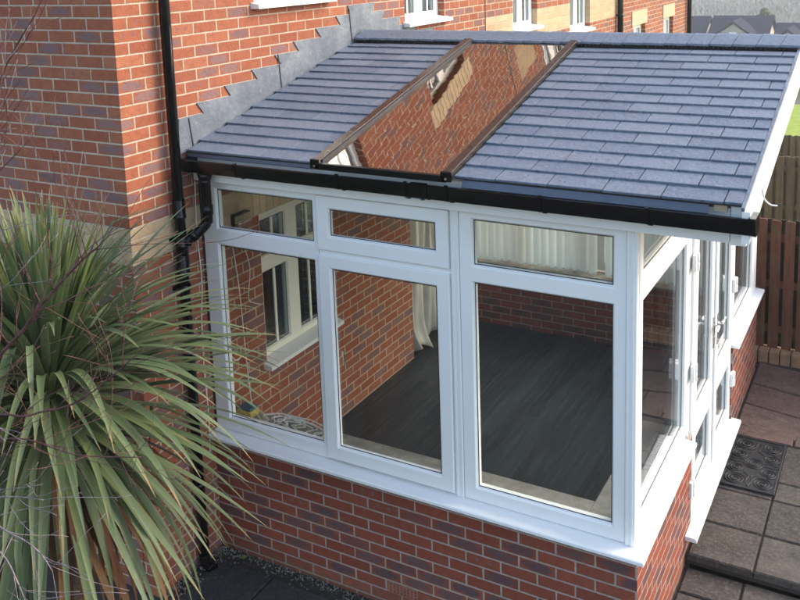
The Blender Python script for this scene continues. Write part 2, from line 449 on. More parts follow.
# keep the corner clean: the return starts at the wall's own corner
obj('wall', bm, M['house_brick'], H1, label='brick return wall beside the plant')
obj('wall', boxb(-7.0, -6.7, -.30, 4.64, -1.0, ZT), M['house_brick'], H1, label='rear brick wall')
def gable_roof(parent, x0, x1, y0, y1, zt, mat, rise=2.6):
    bm = NB(); xm = (x0+x1)/2; e = .35
    prism(bm, [(x0-e, zt-.12), (xm, zt+rise), (x1+e, zt-.12), (x1+e, zt+.02), (xm, zt+rise+.16), (x0-e, zt+.02)], y0, y1, axis=1)
    r = obj('roof', bm, mat, parent)
    bm = NB(); box(bm, x1+.002, x1+e, y0, y1, zt-.30, zt-.14)
    obj('soffit', bm, M['upvc'], r)
    bm = NB(); box(bm, x1+e+.004, x1+e+.11, y0, y1, zt-.20, zt-.10)
    obj('gutter', bm, M['black'], r)
gable_roof(H1, -7.0, 0., -.9, 4.63, ZT, M['far_slate'])
w = house_window(H1, *W1, lights=2, curtain=False, bar=True, transom=.36, sillz=True, mat=M['cream'], rec=.05, room=True)
w['label'] = 'cream framed window inside the conservatory'
sb, mb = NB(), NB(); soldier_course(sb, mb, .55, 1.56, 1.5328, 1.7578)
sc = obj('soldier_course', sb, M['buff_soldier'], H1, bevel=.003); obj('mortar', mb, M['buff_mortar'], sc)
house_window(H1, *U1); house_window(H1, *U2)
for (a, b, z) in ((.60, 1.70, 4.08), (2.76, 3.76, 4.03)):
    sb, mb = NB(), NB(); soldier_course(sb, mb, a, b, z, z+.225)
    sc = obj('soldier_course', sb, M['buff_soldier'], H1, bevel=.003); obj('mortar', mb, M['buff_mortar'], sc)
# dark room behind the wide opening
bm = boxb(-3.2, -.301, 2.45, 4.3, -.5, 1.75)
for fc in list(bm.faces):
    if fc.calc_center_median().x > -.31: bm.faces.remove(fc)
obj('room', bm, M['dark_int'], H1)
# lead flashing dressed into the wall, stepped with the courses
TAN = .2455
def zroof(y): return 2.14 + (min(y, 4.2-y)+.1)*TAN
R0 = .0328
def rz(n): return R0+.075*n
top = [(-.15, 2.13), (-.129, rz(31)), (.104, rz(31)), (.045, rz(32)), (.384, rz(32)), (.328, rz(33)), (.684, rz(33)), (.623, rz(34)),
       (.972, rz(34)), (.894, rz(35)), (1.195, rz(35)), (1.135, rz(36)), (1.50, rz(36)), (1.43, rz(37)), (1.78, rz(37)), (1.72, rz(38)),
       (1.93, rz(38)), (1.90, rz(39)), (2.32, rz(39)), (2.28, rz(38)), (2.49, rz(38)), (2.44, rz(37)), (2.77, rz(37)), (2.72, rz(36)), (3.08, rz(36)), (3.02, rz(35)), (3.40, rz(35)), (3.34, rz(34)), (3.72, rz(34)), (3.66, rz(33)), (4.02, rz(33)), (3.96, rz(32)), (4.33, rz(32)), (4.33, 2.10)]
bm = NB()
v_top = [(y, z) for y, z in top]
bot = [(4.2, zroof(4.2)-.03), (2.1, zroof(2.1)-.03), (0., zroof(0)-.03)]
prism(bm, v_top+bot, .0005, .008, axis=0)
fl = obj('lead_flashing', bm, M['lead'], H1, label='grey stepped lead flashing over the conservatory roof')
bm = NB()                                             # laps between the lead lengths
for (y, z0, z1) in ((.955, 2.36, 2.66), (1.935, 2.66, 2.93), (-.02, 2.15, 2.35)):
    prism(bm, [(y, z0), (y+.008, z0), (y-.02, z1), (y-.028, z1)], .0085, .0125, axis=0)
split_objs('lap', bm, M['gasket'], fl)

# ---- house 2 and house 3 of the terrace
H2 = thing('brick_house', 'middle house of the brick terrace, with buff brick between its white windows', 'house', (-3.5, 7.1, -1.4), TG)
V1 = (5.42, 6.19, 2.45, 3.75); V2 = (7.42, 8.28, 2.26, 3.5); V3 = (5.6, 6.5, 5.0, 6.1)
bm = NB(); wall(bm, 'x', 0., -TH, 4.643, 9.64, -2.4, ZT-.1, [V1, V2, V3]); obj('wall', bm, M['house_brick'], H2)
obj('wall', boxb(-7.0, -6.7, 4.643, 9.64, -2.4, ZT-.1), M['house_brick'], H2)
gable_roof(H2, -7.0, 0., 4.635, 9.63, ZT-.1, M['far_slate'])
for v in (V1, V2, V3): house_window(H2, *v)
obj('movement_joint', boxb(.0005, .004, 4.632, 4.645, 0., ZT-.4), M['gasket'], H2)
H3 = thing('brick_house', 'end house of the brick terrace, with buff stone lintels over small windows', 'house', (-3.5, 12.1, -2.0), TG)
S1 = (10.58, 11.36, 1.15, 2.10); S2 = (12.70, 13.44, 1.15, 2.08)
bm = NB(); wall(bm, 'x', 0., -TH, 9.643, 14.66, -3.2, 6.6, [S1, S2]); obj('wall', bm, M['house_brick'], H3)
obj('wall', boxb(-7.0, -TH-.003, 14.36, 14.66, -3.2, 6.6), M['house_brick'], H3)
gable_roof(H3, -7.0, 0., 9.635, 14.95, 6.6, M['far_slate'])
for v in (S1, S2):
    house_window(H3, *v, transom=0)
    bm = boxb(.0, .012, v[0]-.09, v[1]+.09, v[3], v[3]+.24)
    obj('lintel', bm, M['stone'], H3)

# ================================================================== DOWNPIPES
def bracket(parent, x, y, z, r=.04, wallx=0.):
    bm = NB(); tube(bm, [(x, y, z-.018), (x, y, z+.018)], r+.006, 20)
    box(bm, wallx+.001, x, y-.012, y+.012, z-.014, z+.014)
    box(bm, wallx+.001, wallx+.012, y-.055, y+.055, z-.014, z+.014)
    obj('bracket', bm, M['black'], parent)
px_, py_ = .055, -.235
bm = NB(); tube(bm, [(px_, py_, -.60), (px_, py_, ZT-.2)], .034, 24)
DP = obj('downpipe', bm, M['black'], None); tag(DP, 'tall black downpipe on the brick house beside the conservatory', 'downpipe', 'black downpipes on the terrace')
for z in (1.60, 1.28, -.1, 3.6, 5.2): bracket(DP, px_, py_, z, .034)
bm = NB()
for z0, z1 in ((1.36, 1.50), (1.74, 1.86)):
    tube(bm, [(px_, py_, z0), (px_, py_, z0+.015), (px_, py_, z0+.016), (px_, py_, z1)], [.042,.042,.040,.040], 24)
split_objs('collar', bm, M['black'], DP)
bm = NB(); tube(bm, spline([(px_, py_, -.61), (px_, py_, -.64), (px_+.02, py_, -.675), (px_+.09, py_-.02, -.685)], 4), .037, 20); obj('shoe', bm, M['black'], DP)
for nm, y, x in (('black downpipe between the middle and end houses', 9.62, .06), ('black downpipe at the far corner of the terrace', 14.60, .06)):
    bm = NB(); tube(bm, [(x, y, -2.), (x, y, 6.4)], .045, 12)
    d = obj('downpipe', bm, M['black'], None); tag(d, nm, 'downpipe', 'black downpipes on the terrace'); bracket(d, x, y, 2.35, .045)

# ================================================================== CONSERVATORY
CN = thing('conservatory', 'white framed conservatory with brick base, black gutter and blue grey slate roof', 'conservatory', (1.46, 2.1, -.69))
L, W = 4.20, 2.925
SILL = .175
def dwarf(name, x0, x1, y0, y1, label=None, z0=-1.0, z1=.150):
    return obj(name, boxb(x0, x1, y0, y1, z0, z1), M['wall_brick'], CN, label=label)
dw = dwarf('dwarf_wall', .003, W, 0., .28, 'front brick base wall')
dwarf('dwarf_wall', W-.28, W, .2805, 1.37, 'brick base wall left of the door')
dwarf('dwarf_wall', W-.28, W, 2.90, L, 'brick base wall right of the door')
dwarf('dwarf_wall', .003, W-.2805, L-.28, L, 'back brick base wall')
# air brick low in the front wall
bm = NB(); wall(bm, 'y', -.006, .03, 1.36, 1.575, -.600, -.530,
     [(1.375+i*.025, 1.375+i*.025+.014, -.593+j*.021, -.593+j*.021+.013) for i in range(8) for j in range(3)])
obj('air_brick', bm, M['terracotta'], dw)
# external sills
def sill_prof(o): return [(o, SILL-.022), (o, SILL-.010), (o+.012, SILL), (o+.15, SILL+.006), (o+.15, SILL-.022)]
bm = NB()
y0, x1 = -.084, 2.980
pr = [(0, SILL-.030), (0, SILL-.012), (.006, SILL-.006), (.120, SILL+.004), (.120, SILL-.024), (.012, SILL-.030)]
A = []
for (d, z) in pr:
    A.append([bm.verts.new((.012, y0+d, z)), bm.verts.new((x1-d, y0+d, z)), bm.verts.new((x1-d, 1.245, z))])
n = len(pr)
for i in range(n):
    j = (i+1) % n
    for k in (0, 1): bm.faces.new((A[i][k], A[j][k], A[j][k+1], A[i][k+1]))
bm.faces.new([a[0] for a in A]); bm.faces.new([a[2] for a in A][::-1])
bmesh.ops.recalc_face_normals(bm, faces=bm.faces[:])
obj('sill', bm, M['upvc'], CN, label='white sill along the front and corner', bevel=.002)
bm = NB(); prism(bm, [(x1, SILL-.030), (x1, SILL-.012), (x1-.006, SILL-.006), (x1-.12, SILL+.004), (x1-.12, SILL-.030)], 2.86, L+.05, axis=1)
obj('sill', bm, M['upvc'], CN, label='white sill right of the doors', bevel=.002)
bm = NB(); prism(bm, [(3.000, -.520), (3.000, -.498), (2.99, -.490), (2.82, -.482), (2.82, -.520)], 1.20, 2.93, axis=1)
obj('door_sill', bm, M['upvc'], CN, bevel=.002)
bm = NB(); prism(bm, [(2.94, -.60), (2.94, -.521), (2.80, -.521), (2.80, -.60)], 1.371, 2.899, axis=1)
obj('threshold', bm, M['wall_brick'], CN)
# inner stone-look window board
M['board'] = None
t = NT('stone_effect_board'); g = t.geo(); n1 = t.noise(g[0], 9., 6, .7); n2 = t.noise(g[0], 45., 5, .7)
c = t.ramp(n1, [(.3, (.155,.145,.13)), (.5, (.225,.215,.20)), (.7, (.31,.30,.28))]); c = t.mix(t.mr(n2, .5, .7, 0, .5), c, (.24,.20,.16))
t.bsdf(c, .5, t.bump(n2, .2, .003)); M['board'] = t.m
bm = NB()
box(bm, .012, 2.59, .092, .325, .151, .176); box(bm, 2.592, 2.83, .092, 1.37, .151, .1755)
box(bm, .012, 2.58, L-.325, L-.12, .151, .176); box(bm, 2.592, 2.83, 2.90, L-.12, .151, .1755)
split_objs('window_board', bm, M['board'], CN, bevel=.003)
# ---- front windows (outer face y = .02)
F = .020; ZH = 1.945; ZB = SILL+.004
ZB0 = .180
glazed('window', CN, 'y', -1, F, .07, (.012, .934, ZB0, ZH), [(.125, .908, .265, 1.505), (.125, .908, 1.600, 1.885)])
bm = NB(); frame(bm, 'y', -1, F+.006, .064, .936, 1.846, ZB0, ZH, [(.975, 1.807, .215, 1.525), (.975, 1.807, 1.60, 1.905)], .004)
wb = obj('window_frame', bm, M['upvc'], CN)
for (z0, z1, nm) in ((.198, 1.545, 0), (1.580, 1.922, 1)):
    glazed('casement', CN, 'y', -1, F-.018, .06, (.942, 1.840, z0, z1), [(1.020, 1.765, z0+.080, z1-.072)])
glazed('window', CN, 'y', -1, F, .07, (1.900, 2.852, ZB0, ZH), [(1.972, 2.790, .255, 1.525), (1.972, 2.790, 1.605, 1.892)])
bm = NB()                                             # coupling mullion with ribs
prism(bm, [(1.8475, F+.07), (1.8475, F-.002), (1.853, F-.006), (1.862, F-.006), (1.865, F-.002), (1.882, F-.002), (1.885, F-.006), (1.893, F-.006), (1.8985, F-.002), (1.8985, F+.07)], ZB0, ZH, axis=2)
obj('mullion', bm, M['upvc'], CN)
bm = NB()                                             # corner post with ribs on both faces
a = .853
P_ = [(2.8535, .10), (2.8535, .013), (2.858, .008), (2.868, .008), (2.871, .013), (2.880, .013), (2.883, .008), (2.893, .008), (2.896, .013), (2.904, .013),
      (2.9085, .018), (2.9085, .040), (2.904, .044), (2.904, .062), (2.9085, .066), (2.9085, .082), (2.904, .088), (2.904, .1), ]
prism(bm, P_, ZB0, ZH, axis=2)
obj('corner_post', bm, M['upvc'], CN)
obj('sealant', boxb(.001, .011, .012, .03, ZB0-.03, ZH), M['gasket'], CN)
# window catch seen through the glass
bm = NB(); box(bm, 1.028, 1.043, .083, .095, .86, .90); box(bm, 1.030, 1.040, .092, .100, .80, .89)
obj('catch', bm, M['chrome'], wb)
# ---- right side (outer face x = 2.904)
XF = 2.9035
glazed('window', CN, 'x', 1, XF, .07, (.1005, 1.318, ZB0, ZH), [(.150, 1.215, .265, 1.515), (.150, 1.215, 1.645, 1.89)])
glazed('window', CN, 'x', 1, XF, .07, (2.905, 4.10, ZB0, ZH), [(3.03, 3.96, .265, 1.515), (3.03, 3.96, 1.60, 1.89)])
bm = NB(); wall(bm, 'x', XF-.003, XF-.07, 1.3185, 2.9045, -.480, ZH, [(1.385, 2.84, -.435, 1.905)]); obj('door_frame', bm, M['upvc'], CN)
doors = []
for (a, b, g0, g1) in ((1.372, 2.103, 1.515, 1.995), (2.107, 2.853, 2.255, 2.755)):
    d = glazed('door', CN, 'x', 1, XF+.014, .068, (a, b, -.452, 1.915), [(g0, g1, .25, 1.80), (g0, g1, -.345, .055)])
    doors.append(d)
bm = NB(); box(bm, XF+.0145, XF+.030, 2.085, 2.125, -.45, 1.91); obj('astragal', bm, M['upvc'], doors[0], bevel=.004)
def hinge(p, y, z):
    bm = NB(); x = XF+.015
    box(bm, x, x+.024, y-.050, y-.004, z-.055, z+.055); box(bm, x, x+.020, y+.004, y+.045, z-.05, z+.05)
    tube(bm, [(x+.022, y, z-.06), (x+.022, y, z-.002)], .013, 12); tube(bm, [(x+.022, y, z+.002), (x+.022, y, z+.06)], .013, 12)
    obj('hinge', bm, M['hinge'], p, bevel=.002)
for z in (1.35, .60, -.22): hinge(doors[0], 1.35, z)
for z in (1.55, .68, -.12): hinge(doors[1], 2.875, z)
def handle(p, y, z, sgn, side=1):
    bm = NB(); x = XF+.0145 if side > 0 else XF-.055
    x2 = x+.012*side
    box(bm, min(x, x2), max(x, x2), y-.015, y+.015, z-.14, z+.10)
    xo = x+side*.045
    tube(bm, [(x, y, z+.03), (xo, y, z+.03)], .010, 12)
    tube(bm, spline([(xo, y, z+.03), (xo+.004*side, y+sgn*.04, z+.036), (xo, y+sgn*.09, z+.022), (xo, y+sgn*.125, z+.030)], 5), [.011]*6+[.009]*6+[.007]*4, 12)
    tube(bm, [(x, y, z-.06), (x+side*.016, y, z-.06)], .012, 12)
    obj('handle', bm, M['chrome'], p, bevel=.002)
handle(doors[1], 2.165, .60, 1); handle(doors[0], 2.045, .62, -1); handle(doors[1], 2.165, .60, 1, -1); handle(doors[0], 2.045, .62, -1, -1)
# ---- back windows
glazed('window', CN, 'y', 1, L-.02, .07, (.012, 1.42, ZB0, ZH), [(.10, .70, .265, 1.885), (.76, 1.36, .265, 1.885)])
glazed('window', CN, 'y', 1, L-.02, .07, (1.424, 2.852, ZB0, ZH), [(1.49, 2.10, .265, 1.885), (2.16, 2.79, .265, 1.885)])
obj('corner_post', boxb(2.853, XF+.004, L-.098, L-.008, ZB0, ZH), M['upvc'], CN, bevel=.004)
# ---- gable infill, ceiling, eaves
bm = NB(); prism(bm, [(.0, ZH+.002), (4.2, ZH+.002), (4.2, zroof(4.2)-.11), (2.1, zroof(2.1)-.11), (0, zroof(0)-.11)], XF-.07, XF-.003, axis=0)
obj('gable_panel', bm, M['upvc'], CN)
obj('fascia', boxb(.015, 3.36, -.044, .019, ZH-.004, 2.112), M['upvc'], CN, label='white fascia board under the gutter', bevel=.003)
obj('fascia', boxb(.015, 3.43, L-.019, L+.030, ZH-.004, 2.115), M['upvc'], CN, label='back fascia board', bevel=.003)
obj('box_end', boxb(3.363, 3.435, -.050, .35, ZH-.010, 2.125), M['upvc'], CN, bevel=.003)
bm = NB(); prism(bm, [(.36, 2.10), (2.1, zroof(2.1)-.13), (3.84, 2.10), (3.84, 2.08), (2.1, zroof(2.1)-.15), (.36, 2.08)], XF+.002, 3.42, axis=0); split_objs('soffit', bm, M['upvc'], CN)
SK0, SK1 = 1.075, 1.895
bm = NB()
def slope(bm, x0, x1, yA, yB, off0, off1):
    """slab lying along the front or back slope"""
    prism(bm, [(yA, zroof(yA)+off0), (yB, zroof(yB)+off0), (yB, zroof(yB)+off1), (yA, zroof(yA)+off1)], x0, x1, axis=0)
for (a, b) in ((.010, SK0), (SK1, XF-.071)):
    slope(bm, a, b, -.02, 2.098, -.105, -.012)
slope(bm, .010, XF-.071, 2.102, 4.22, -.105, -.012)
split_objs('ceiling', bm, M['ceiling'], CN)
bm = NB()
for (a, b) in ((XF-.06, 3.42),): slope(bm, a, b, .0, 2.098, -.060, -.010); slope(bm, a, b, 2.102, 4.2, -.060, -.010)
split_objs('roof_deck', bm, M['ceiling'], CN)
# ---- slates: 290 mm wide, laid to a 142 mm gauge in broken bond, one mesh per field
def slate_field(x0, x1, label, off, back=False, rows=15):
    bm = NB(); g = .1425; ang = math.atan(TAN); ca, sa = math.cos(ang), math.sin(ang)
    for r in range(rows):
        s0 = -.002 + r*g; s1 = s0 + g + .035
        if r == rows-1: s1 = s0+g*.75
        ph = off + (.145 if r % 2 else 0.)
        k0 = math.floor((x0-ph)/.29)-1
        x = ph + k0*.29
        while x < x1:
            a, b = max(x+.0028, x0), min(x+.29-.0028, x1)
            x += .29
            if b-a < .02: continue
            dz = random.uniform(-.0008, .0012); ds = random.uniform(-.002, .002); tl = random.uniform(-.0006, .0006)
            n0, n1 = .0150+dz, .0015+dz; th = .0120
            def pt(xx, s, h):
                y = -.1 + s*ca - h*sa; z = 2.1435 + s*sa + h*ca
                return (xx, 4.2-y if back else y, z)
            e = .0025
            vb = []
            # chamfered slate: bottom ring, mid ring, top ring
            for (ins, hh) in ((0., -th), (0., -.0025), (e, 0.)):
                ring = []
                for (xx, s, nn) in ((a+ins, s0+ds+ins, n0), (b-ins, s0+ds+ins, n0+tl), ((a+b)/2, s0+ds+ins, n0)):
                    pass
                ring = [pt(a+ins*.1, s0+ds+ins, n0+hh), pt(b-ins*.1, s0+ds+ins, n0+hh+tl), pt(b-ins*.1, s1, n1+hh), pt(a+ins*.1, s1, n1+hh)]
                vb.append([bm.verts.new(q) for q in ring])
            for i in range(2):
                for k in range(4):
                    bm.faces.new((vb[i][k], vb[i][(k+1) % 4], vb[i+1][(k+1) % 4], vb[i+1][k]))
            bm.faces.new(vb[2]); bm.faces.new(vb[0][::-1])
    bmesh.ops.recalc_face_normals(bm, faces=bm.faces[:])
    return obj('slates', bm, M['slate'], RF, label=label)
bm = NB(); slope(bm, .011, SK0-.04, -.085, 2.099, -.009, -.001); slope(bm, SK1+.04, 3.415, -.085, 2.099, -.009, -.001); slope(bm, .011, 3.415, 2.101, 4.285, -.009, -.001)
RF = obj('roof', bm, M['gasket'], CN, label='slate roof of the conservatory')
slate_field(.012, SK0-.048, 'slates left of the roof window', .030)
slate_field(SK1+.048, 3.420, 'slates right of the roof window', .150)
slate_field(.012, 3.420, 'slates on the back slope', .150, True)
# ridge tiles and the black vent comb under them
x = .02; i = 0
while x < 3.40:
    x2 = min(x+.152, 3.46); bm = NB(); lift = .004 + (.0005 if i % 2 else 0)
    # each tile laps the next by a small lip, the lap lines lean a little
    zr = zroof(2.1)+.012
    sk = .0
    pr_ = [(1.962, zr-.024), (1.962, zr-.008), (2.075, zr+.046), (2.1, zr+.052), (2.125, zr+.046), (2.238, zr-.008), (2.238, zr-.024), (2.1, zr+.028)]
    prism(bm, [(p[0], p[1]+lift) for p in pr_], x, x2-.004, axis=0)
    for v in bm.verts:                                # the shingle-like taper
        if v.co.x > x+.01: v.co.z -= .004
        v.co.x += (v.co.z-zr)*.45
    obj('ridge_tile', bm, M['ridge'], RF, bevel=.002)
    x += .150; i += 1
bm = NB()
xx = .03
while xx < 3.40:
    box(bm, xx, xx+.022, 1.985, 2.00, zroof(1.98)+.002, zroof(2.1)+.004); xx += .030
box(bm, .02, 3.41, 2.0, 2.2, zroof(1.98), zroof(2.1)+.004)
obj('ridge_vent', bm, M['gasket'], RF)
# eaves trays (blue grey strip hanging into the gutter)
bm = NB()
for (a, b, zc) in ((.02, 1.01, 2.085), (1.985, 3.27, 2.085)):
    prism(bm, [(-.050, 2.130), (-.092, 2.1335), (-.094-.018*(a > 1), zc+.012+.014*(a < 1)), (-.091-.018*(a > 1), zc+.008+.014*(a < 1)), (-.090, 2.128)], a, b, axis=0)
split_objs('eaves_tray', bm, M['tray'], RF)
obj('packer', boxb(3.29, 3.35, -.07, -.035, 2.10, 2.135), M['stone'], RF)
# barge board and verge trim, both slopes
def slope_board(name, x0, x1, o0, o1, m, label=None):
    bm = NB()
    prism(bm, [(-.135, zroof(-.135)+o0), (-.135, zroof(-.135)+o1), (2.1, zroof(2.1)+o1), (4.335, zroof(-.135)+o1), (4.335, zroof(-.135)+o0), (2.1, zroof(2.1)+o0)], x0, x1, axis=0)
    return obj(name, bm, m, CN, label=label)
slope_board('barge_board', 3.4265, 3.462, -.155, -.004, M['upvc'], 'white barge board')
slope_board('verge_trim', 3.4215, 3.437, -.003, .014, M['lead'], 'grey verge trim')
# ---- roof window: brown bars, bronze glass
RW = bpy.data.objects.new('roof_window', None); link(RW, CN, (1.485, .95, 2.4)); RW['label'] = 'strip roof window of bronze glass between brown bars'
bm = NB(); slope(bm, SK0-.045, SK0+.012, -.135, 1.972, .030, .050); slope(bm, SK1-.012, SK1+.045, -.135, 1.972, .030, .050)
split_objs('bar', bm, M['brown_bar'], RW, bevel=.004)
bm = NB()
slope(bm, SK0-.034, SK0+.002, -.125, 2.02, .0, .0295); slope(bm, SK1-.002, SK1+.034, -.125, 2.02, .0, .0295)
slope(bm, SK0+.0125, SK0+.024, -.12, 2.02, .024, .044); slope(bm, SK1-.024, SK1-.0125, -.12, 2.02, .024, .034)
split_objs('bar_seal', bm, M['gasket'], RW)
bm = NB(); slope(bm, SK0+.003, SK1-.003, -.13, 2.03, .006, .0235); obj('pane', bm, M['roof_glass'], RW)
bm = NB(); slope(bm, SK0-.02, SK1+.02, -.150, -.132, -.004, .034)
for xa in (SK0-.050, SK1-.016): slope(bm, xa, xa+.066, -.150, -.1355, .0, .056)
split_objs('end_cap', bm, M['black'], RW, bevel=.003)
bm = NB()
for xa in (SK0-.018, SK1+.018): tube(bm, [(xa, -.1505, zroof(-.15)+.018), (xa, -.155, zroof(-.15)+.018)], .007, 10)
split_objs('screw', bm, M['chrome'], RW)
# clear aerial-like glass edge reflection strip under the window's head
# ---- gutter
GT = obj('gutter', (lambda b: b)(NB()) if False else (lambda bm: (prism(bm,
      [(-.0535, 2.074), (-.0455, 2.074), (-.0455, 2.050), (-.052, 2.022), (-.075, 2.018), (-.125, 2.018), (-.150, 2.022), (-.158, 2.060), (-.160, 2.098),
       (-.153, 2.102), (-.148, 2.097), (-.151, 2.060), (-.144, 2.026), (-.122, 2.024), (-.078, 2.024), (-.060, 2.026), (-.0535, 2.055)], .035, 3.455, axis=0), bm)[-1])(NB()), M['black'], CN, label='black square-line gutter along the eaves')
for xb, wd, d in [(.45, .020, 0), (1.20, .020, 0), (1.905, .020, 0), (2.44, .020, 0), (2.985, .020, 0), (1.70, .10, .003), (1.655, .018, .009), (1.745, .018, .009)]:
    bm = NB(); o = .004+d
    prism(bm, [(-.0445, 2.072), (-.0448, 2.040), (-.053, 2.010), (-.073, 2.0175-o), (-.127, 2.0175-o), (-.151-o, 2.027), (-.1595-o, 2.058), (-.1615-o, 2.106),
               (-.150, 2.111), (-.146, 2.104), (-.1605, 2.098), (-.1585, 2.060), (-.1505, 2.0215), (-.1255, 2.0175), (-.0745, 2.0175), (-.055, 2.020), (-.0456, 2.050), (-.0446, 2.072)], xb, xb+wd, axis=0)
    if d == 0: box(bm, xb-.002, xb+wd+.002, -.085, -.0445, 1.997, 2.0165)
    obj('gutter_bracket', bm, M['black'], GT)
bm = NB()
for a, b in ((3.456, 3.490), (.020, .060)):
    prism(bm, [(-.036, 2.107), (-.036, 2.050), (-.050, 2.019), (-.075, 2.011), (-.127, 2.011), (-.155, 2.024), (-.165, 2.058), (-.167, 2.107)], a, b, axis=0)
split_objs('stop_end', bm, M['black'], GT, bevel=.003)
bm = NB(); ox, oy = .165, -.10
tube(bm, [(ox, oy, 2.015), (ox, oy, 1.97)], [.05, .04], 24)
tube(bm, spline([(ox, oy, 1.99), (ox, oy, 1.72), (ox-.005, oy-.006, 1.685), (ox-.04, oy-.04, 1.635), (px_+.012, py_+.03, 1.575), (px_-.0, py_, 1.545)], 5), .033, 24)
obj('offset_pipe', bm, M['black'], GT, smooth=False)
bm = NB()
tube(bm, [(ox, oy, 1.74), (ox, oy, 1.80)], .039, 24)
tube(bm, [(ox-.055, oy-.055, 1.622), (ox-.078, oy-.082, 1.597)], .039, 24)
tube(bm, [(ox-.088, oy-.096, 1.585), (ox-.096, oy-.106, 1.577)], .041, 24)
tube(bm, [(px_, py_, 1.50), (px_, py_, 1.60)], .041, 24)
split_objs('collar', bm, M['black'], GT)

# ================================================================== INSIDE THE CONSERVATORY
def plank_mat():
    t = NT('dark_wood_planks'); g = t.geo(); p = t.sep(g[0])
    # planks run diagonally to the house, 125 mm wide
    uu = t.math('DIVIDE', t.math('ADD', p[0], 10.), .125); row = t.math('FLOOR', uu); fu = t.math('SUBTRACT', uu, row)
    rn = t.white(t.comb(row, 3.3, 1.))
    vv = t.math('ADD', t.math('DIVIDE', t.math('ADD', p[1], 10.), 1.25), t.math('MULTIPLY', rn, 5.)); col = t.math('FLOOR', vv); fv = t.math('SUBTRACT', vv, col)
    r2 = t.white(t.comb(row, col, 2.))
    mp = t.n('ShaderNodeMapping'); t.l(g[0], mp.inputs[0]); mp.inputs['Scale'].default_value = (38., 2.2, 1.)
    gr = t.noise(mp.outputs[0], 1., 6, .7)
    c = t.ramp(r2, [(0., (.014,.021,.029)), (.5, (.021,.031,.041)), (1., (.034,.047,.060))])
    c = t.mix(t.mr(gr, .45, .7, 0, .7), c, (.058,.072,.085))
    gap = t.math('MINIMUM', t.math('MULTIPLY', t.math('MINIMUM', fu, t.math('SUBTRACT', 1., fu)), .125), t.math('MULTIPLY', t.math('MINIMUM', fv, t.math('SUBTRACT', 1., fv)), 1.25))
    gm = t.mr(gap, .0006, .002)
    c = t.mix(gm, (.012,.012,.013), c)
    t.bsdf(c, t.mr(gr, .3, .7, .48, .36), t.bump(gm, .4, .002), .4); return t.m
FL = obj('floor', boxb(.002, W-.15, .15, L-.15, -.56, -.5), plank_mat(), None, kind='structure')
obj('floor', boxb(-3.2, -.001, 2.84, 3.94, -.53, -.4965), plank_mat(), None, kind='structure')
bm = NB(); box(bm, .001, .012, .285, 2.83, -.50, -.44)
# ---- linen curtain in the wide opening
t = NT('linen'); g = t.geo(); n1 = t.noise(g[0], 260., 2, .5); n2 = t.noise(g[0], 5., 4, .6)
c = t.mix(t.mr(n2, .35, .7), (.66,.63,.56), (.76,.73,.66)); c = t.mix(t.mr(n1, .4, .7, 0, .3), c, (.56,.53,.46))
pr = t.n('ShaderNodeBsdfPrincipled'); t.l(c, pr.inputs['Base Color']); pr.inputs['Roughness'].default_value = .9; pr.inputs['Specular IOR Level'].default_value = .1
tl = t.n('ShaderNodeBsdfTranslucent'); t.l(c, tl.inputs[0]); mx = t.n('ShaderNodeMixShader'); mx.inputs[0].default_value = .3
t.l(pr.outputs[0], mx.inputs[1]); t.l(tl.outputs[0], mx.inputs[2]); t.l(mx.outputs[0], t.out.inputs[0]); M['linen'] = t.m
def curtain(y0, y1, x, seed, label):
    rnd = random.Random(seed); bm = NB(); NU, NV = 90, 40; G = []
    for j in range(NV+1):
        v = j/NV; z = 1.60 - 2.06*v; row = []
        for i in range(NU+1):
            u = i/NU
            amp = .018+.020*v; ph = 1.2*math.sin(v*2.1+seed)
            xx = x + amp*math.sin(u*34+ph+1.3*math.sin(u*9)) + .012*math.sin(u*75+v*4)
            yy = y0+(y1-y0)*u + .015*math.sin(u*20+v*3)
            if v > .86: k = (v-.86)/.14; xx += .06*k*k*(1+.8*math.sin(u*11)); z_ = z + .05*k*math.sin(u*17)
            else: z_ = z
            row.append(bm.verts.new((xx, yy, max(z_, -.492))))
        G.append(row)
    for j in range(NV):
        for i in range(NU): bm.faces.new((G[j][i], G[j][i+1], G[j+1][i+1], G[j+1][i]))
    c = obj('curtain', bm, M['linen'], None, smooth=True); tag(c, label, 'curtain')
    s = c.modifiers.new('thick', 'SOLIDIFY'); s.thickness = .003
    bm = NB(); tube(bm, [(x, y0-.05, 1.61), (x, y1+.05, 1.61)], .012, 12); obj('rail', bm, M['chrome'], c)
curtain(2.845, 3.93, -.07, 1.7, 'creased beige linen curtain hanging in the wide opening inside the conservatory')
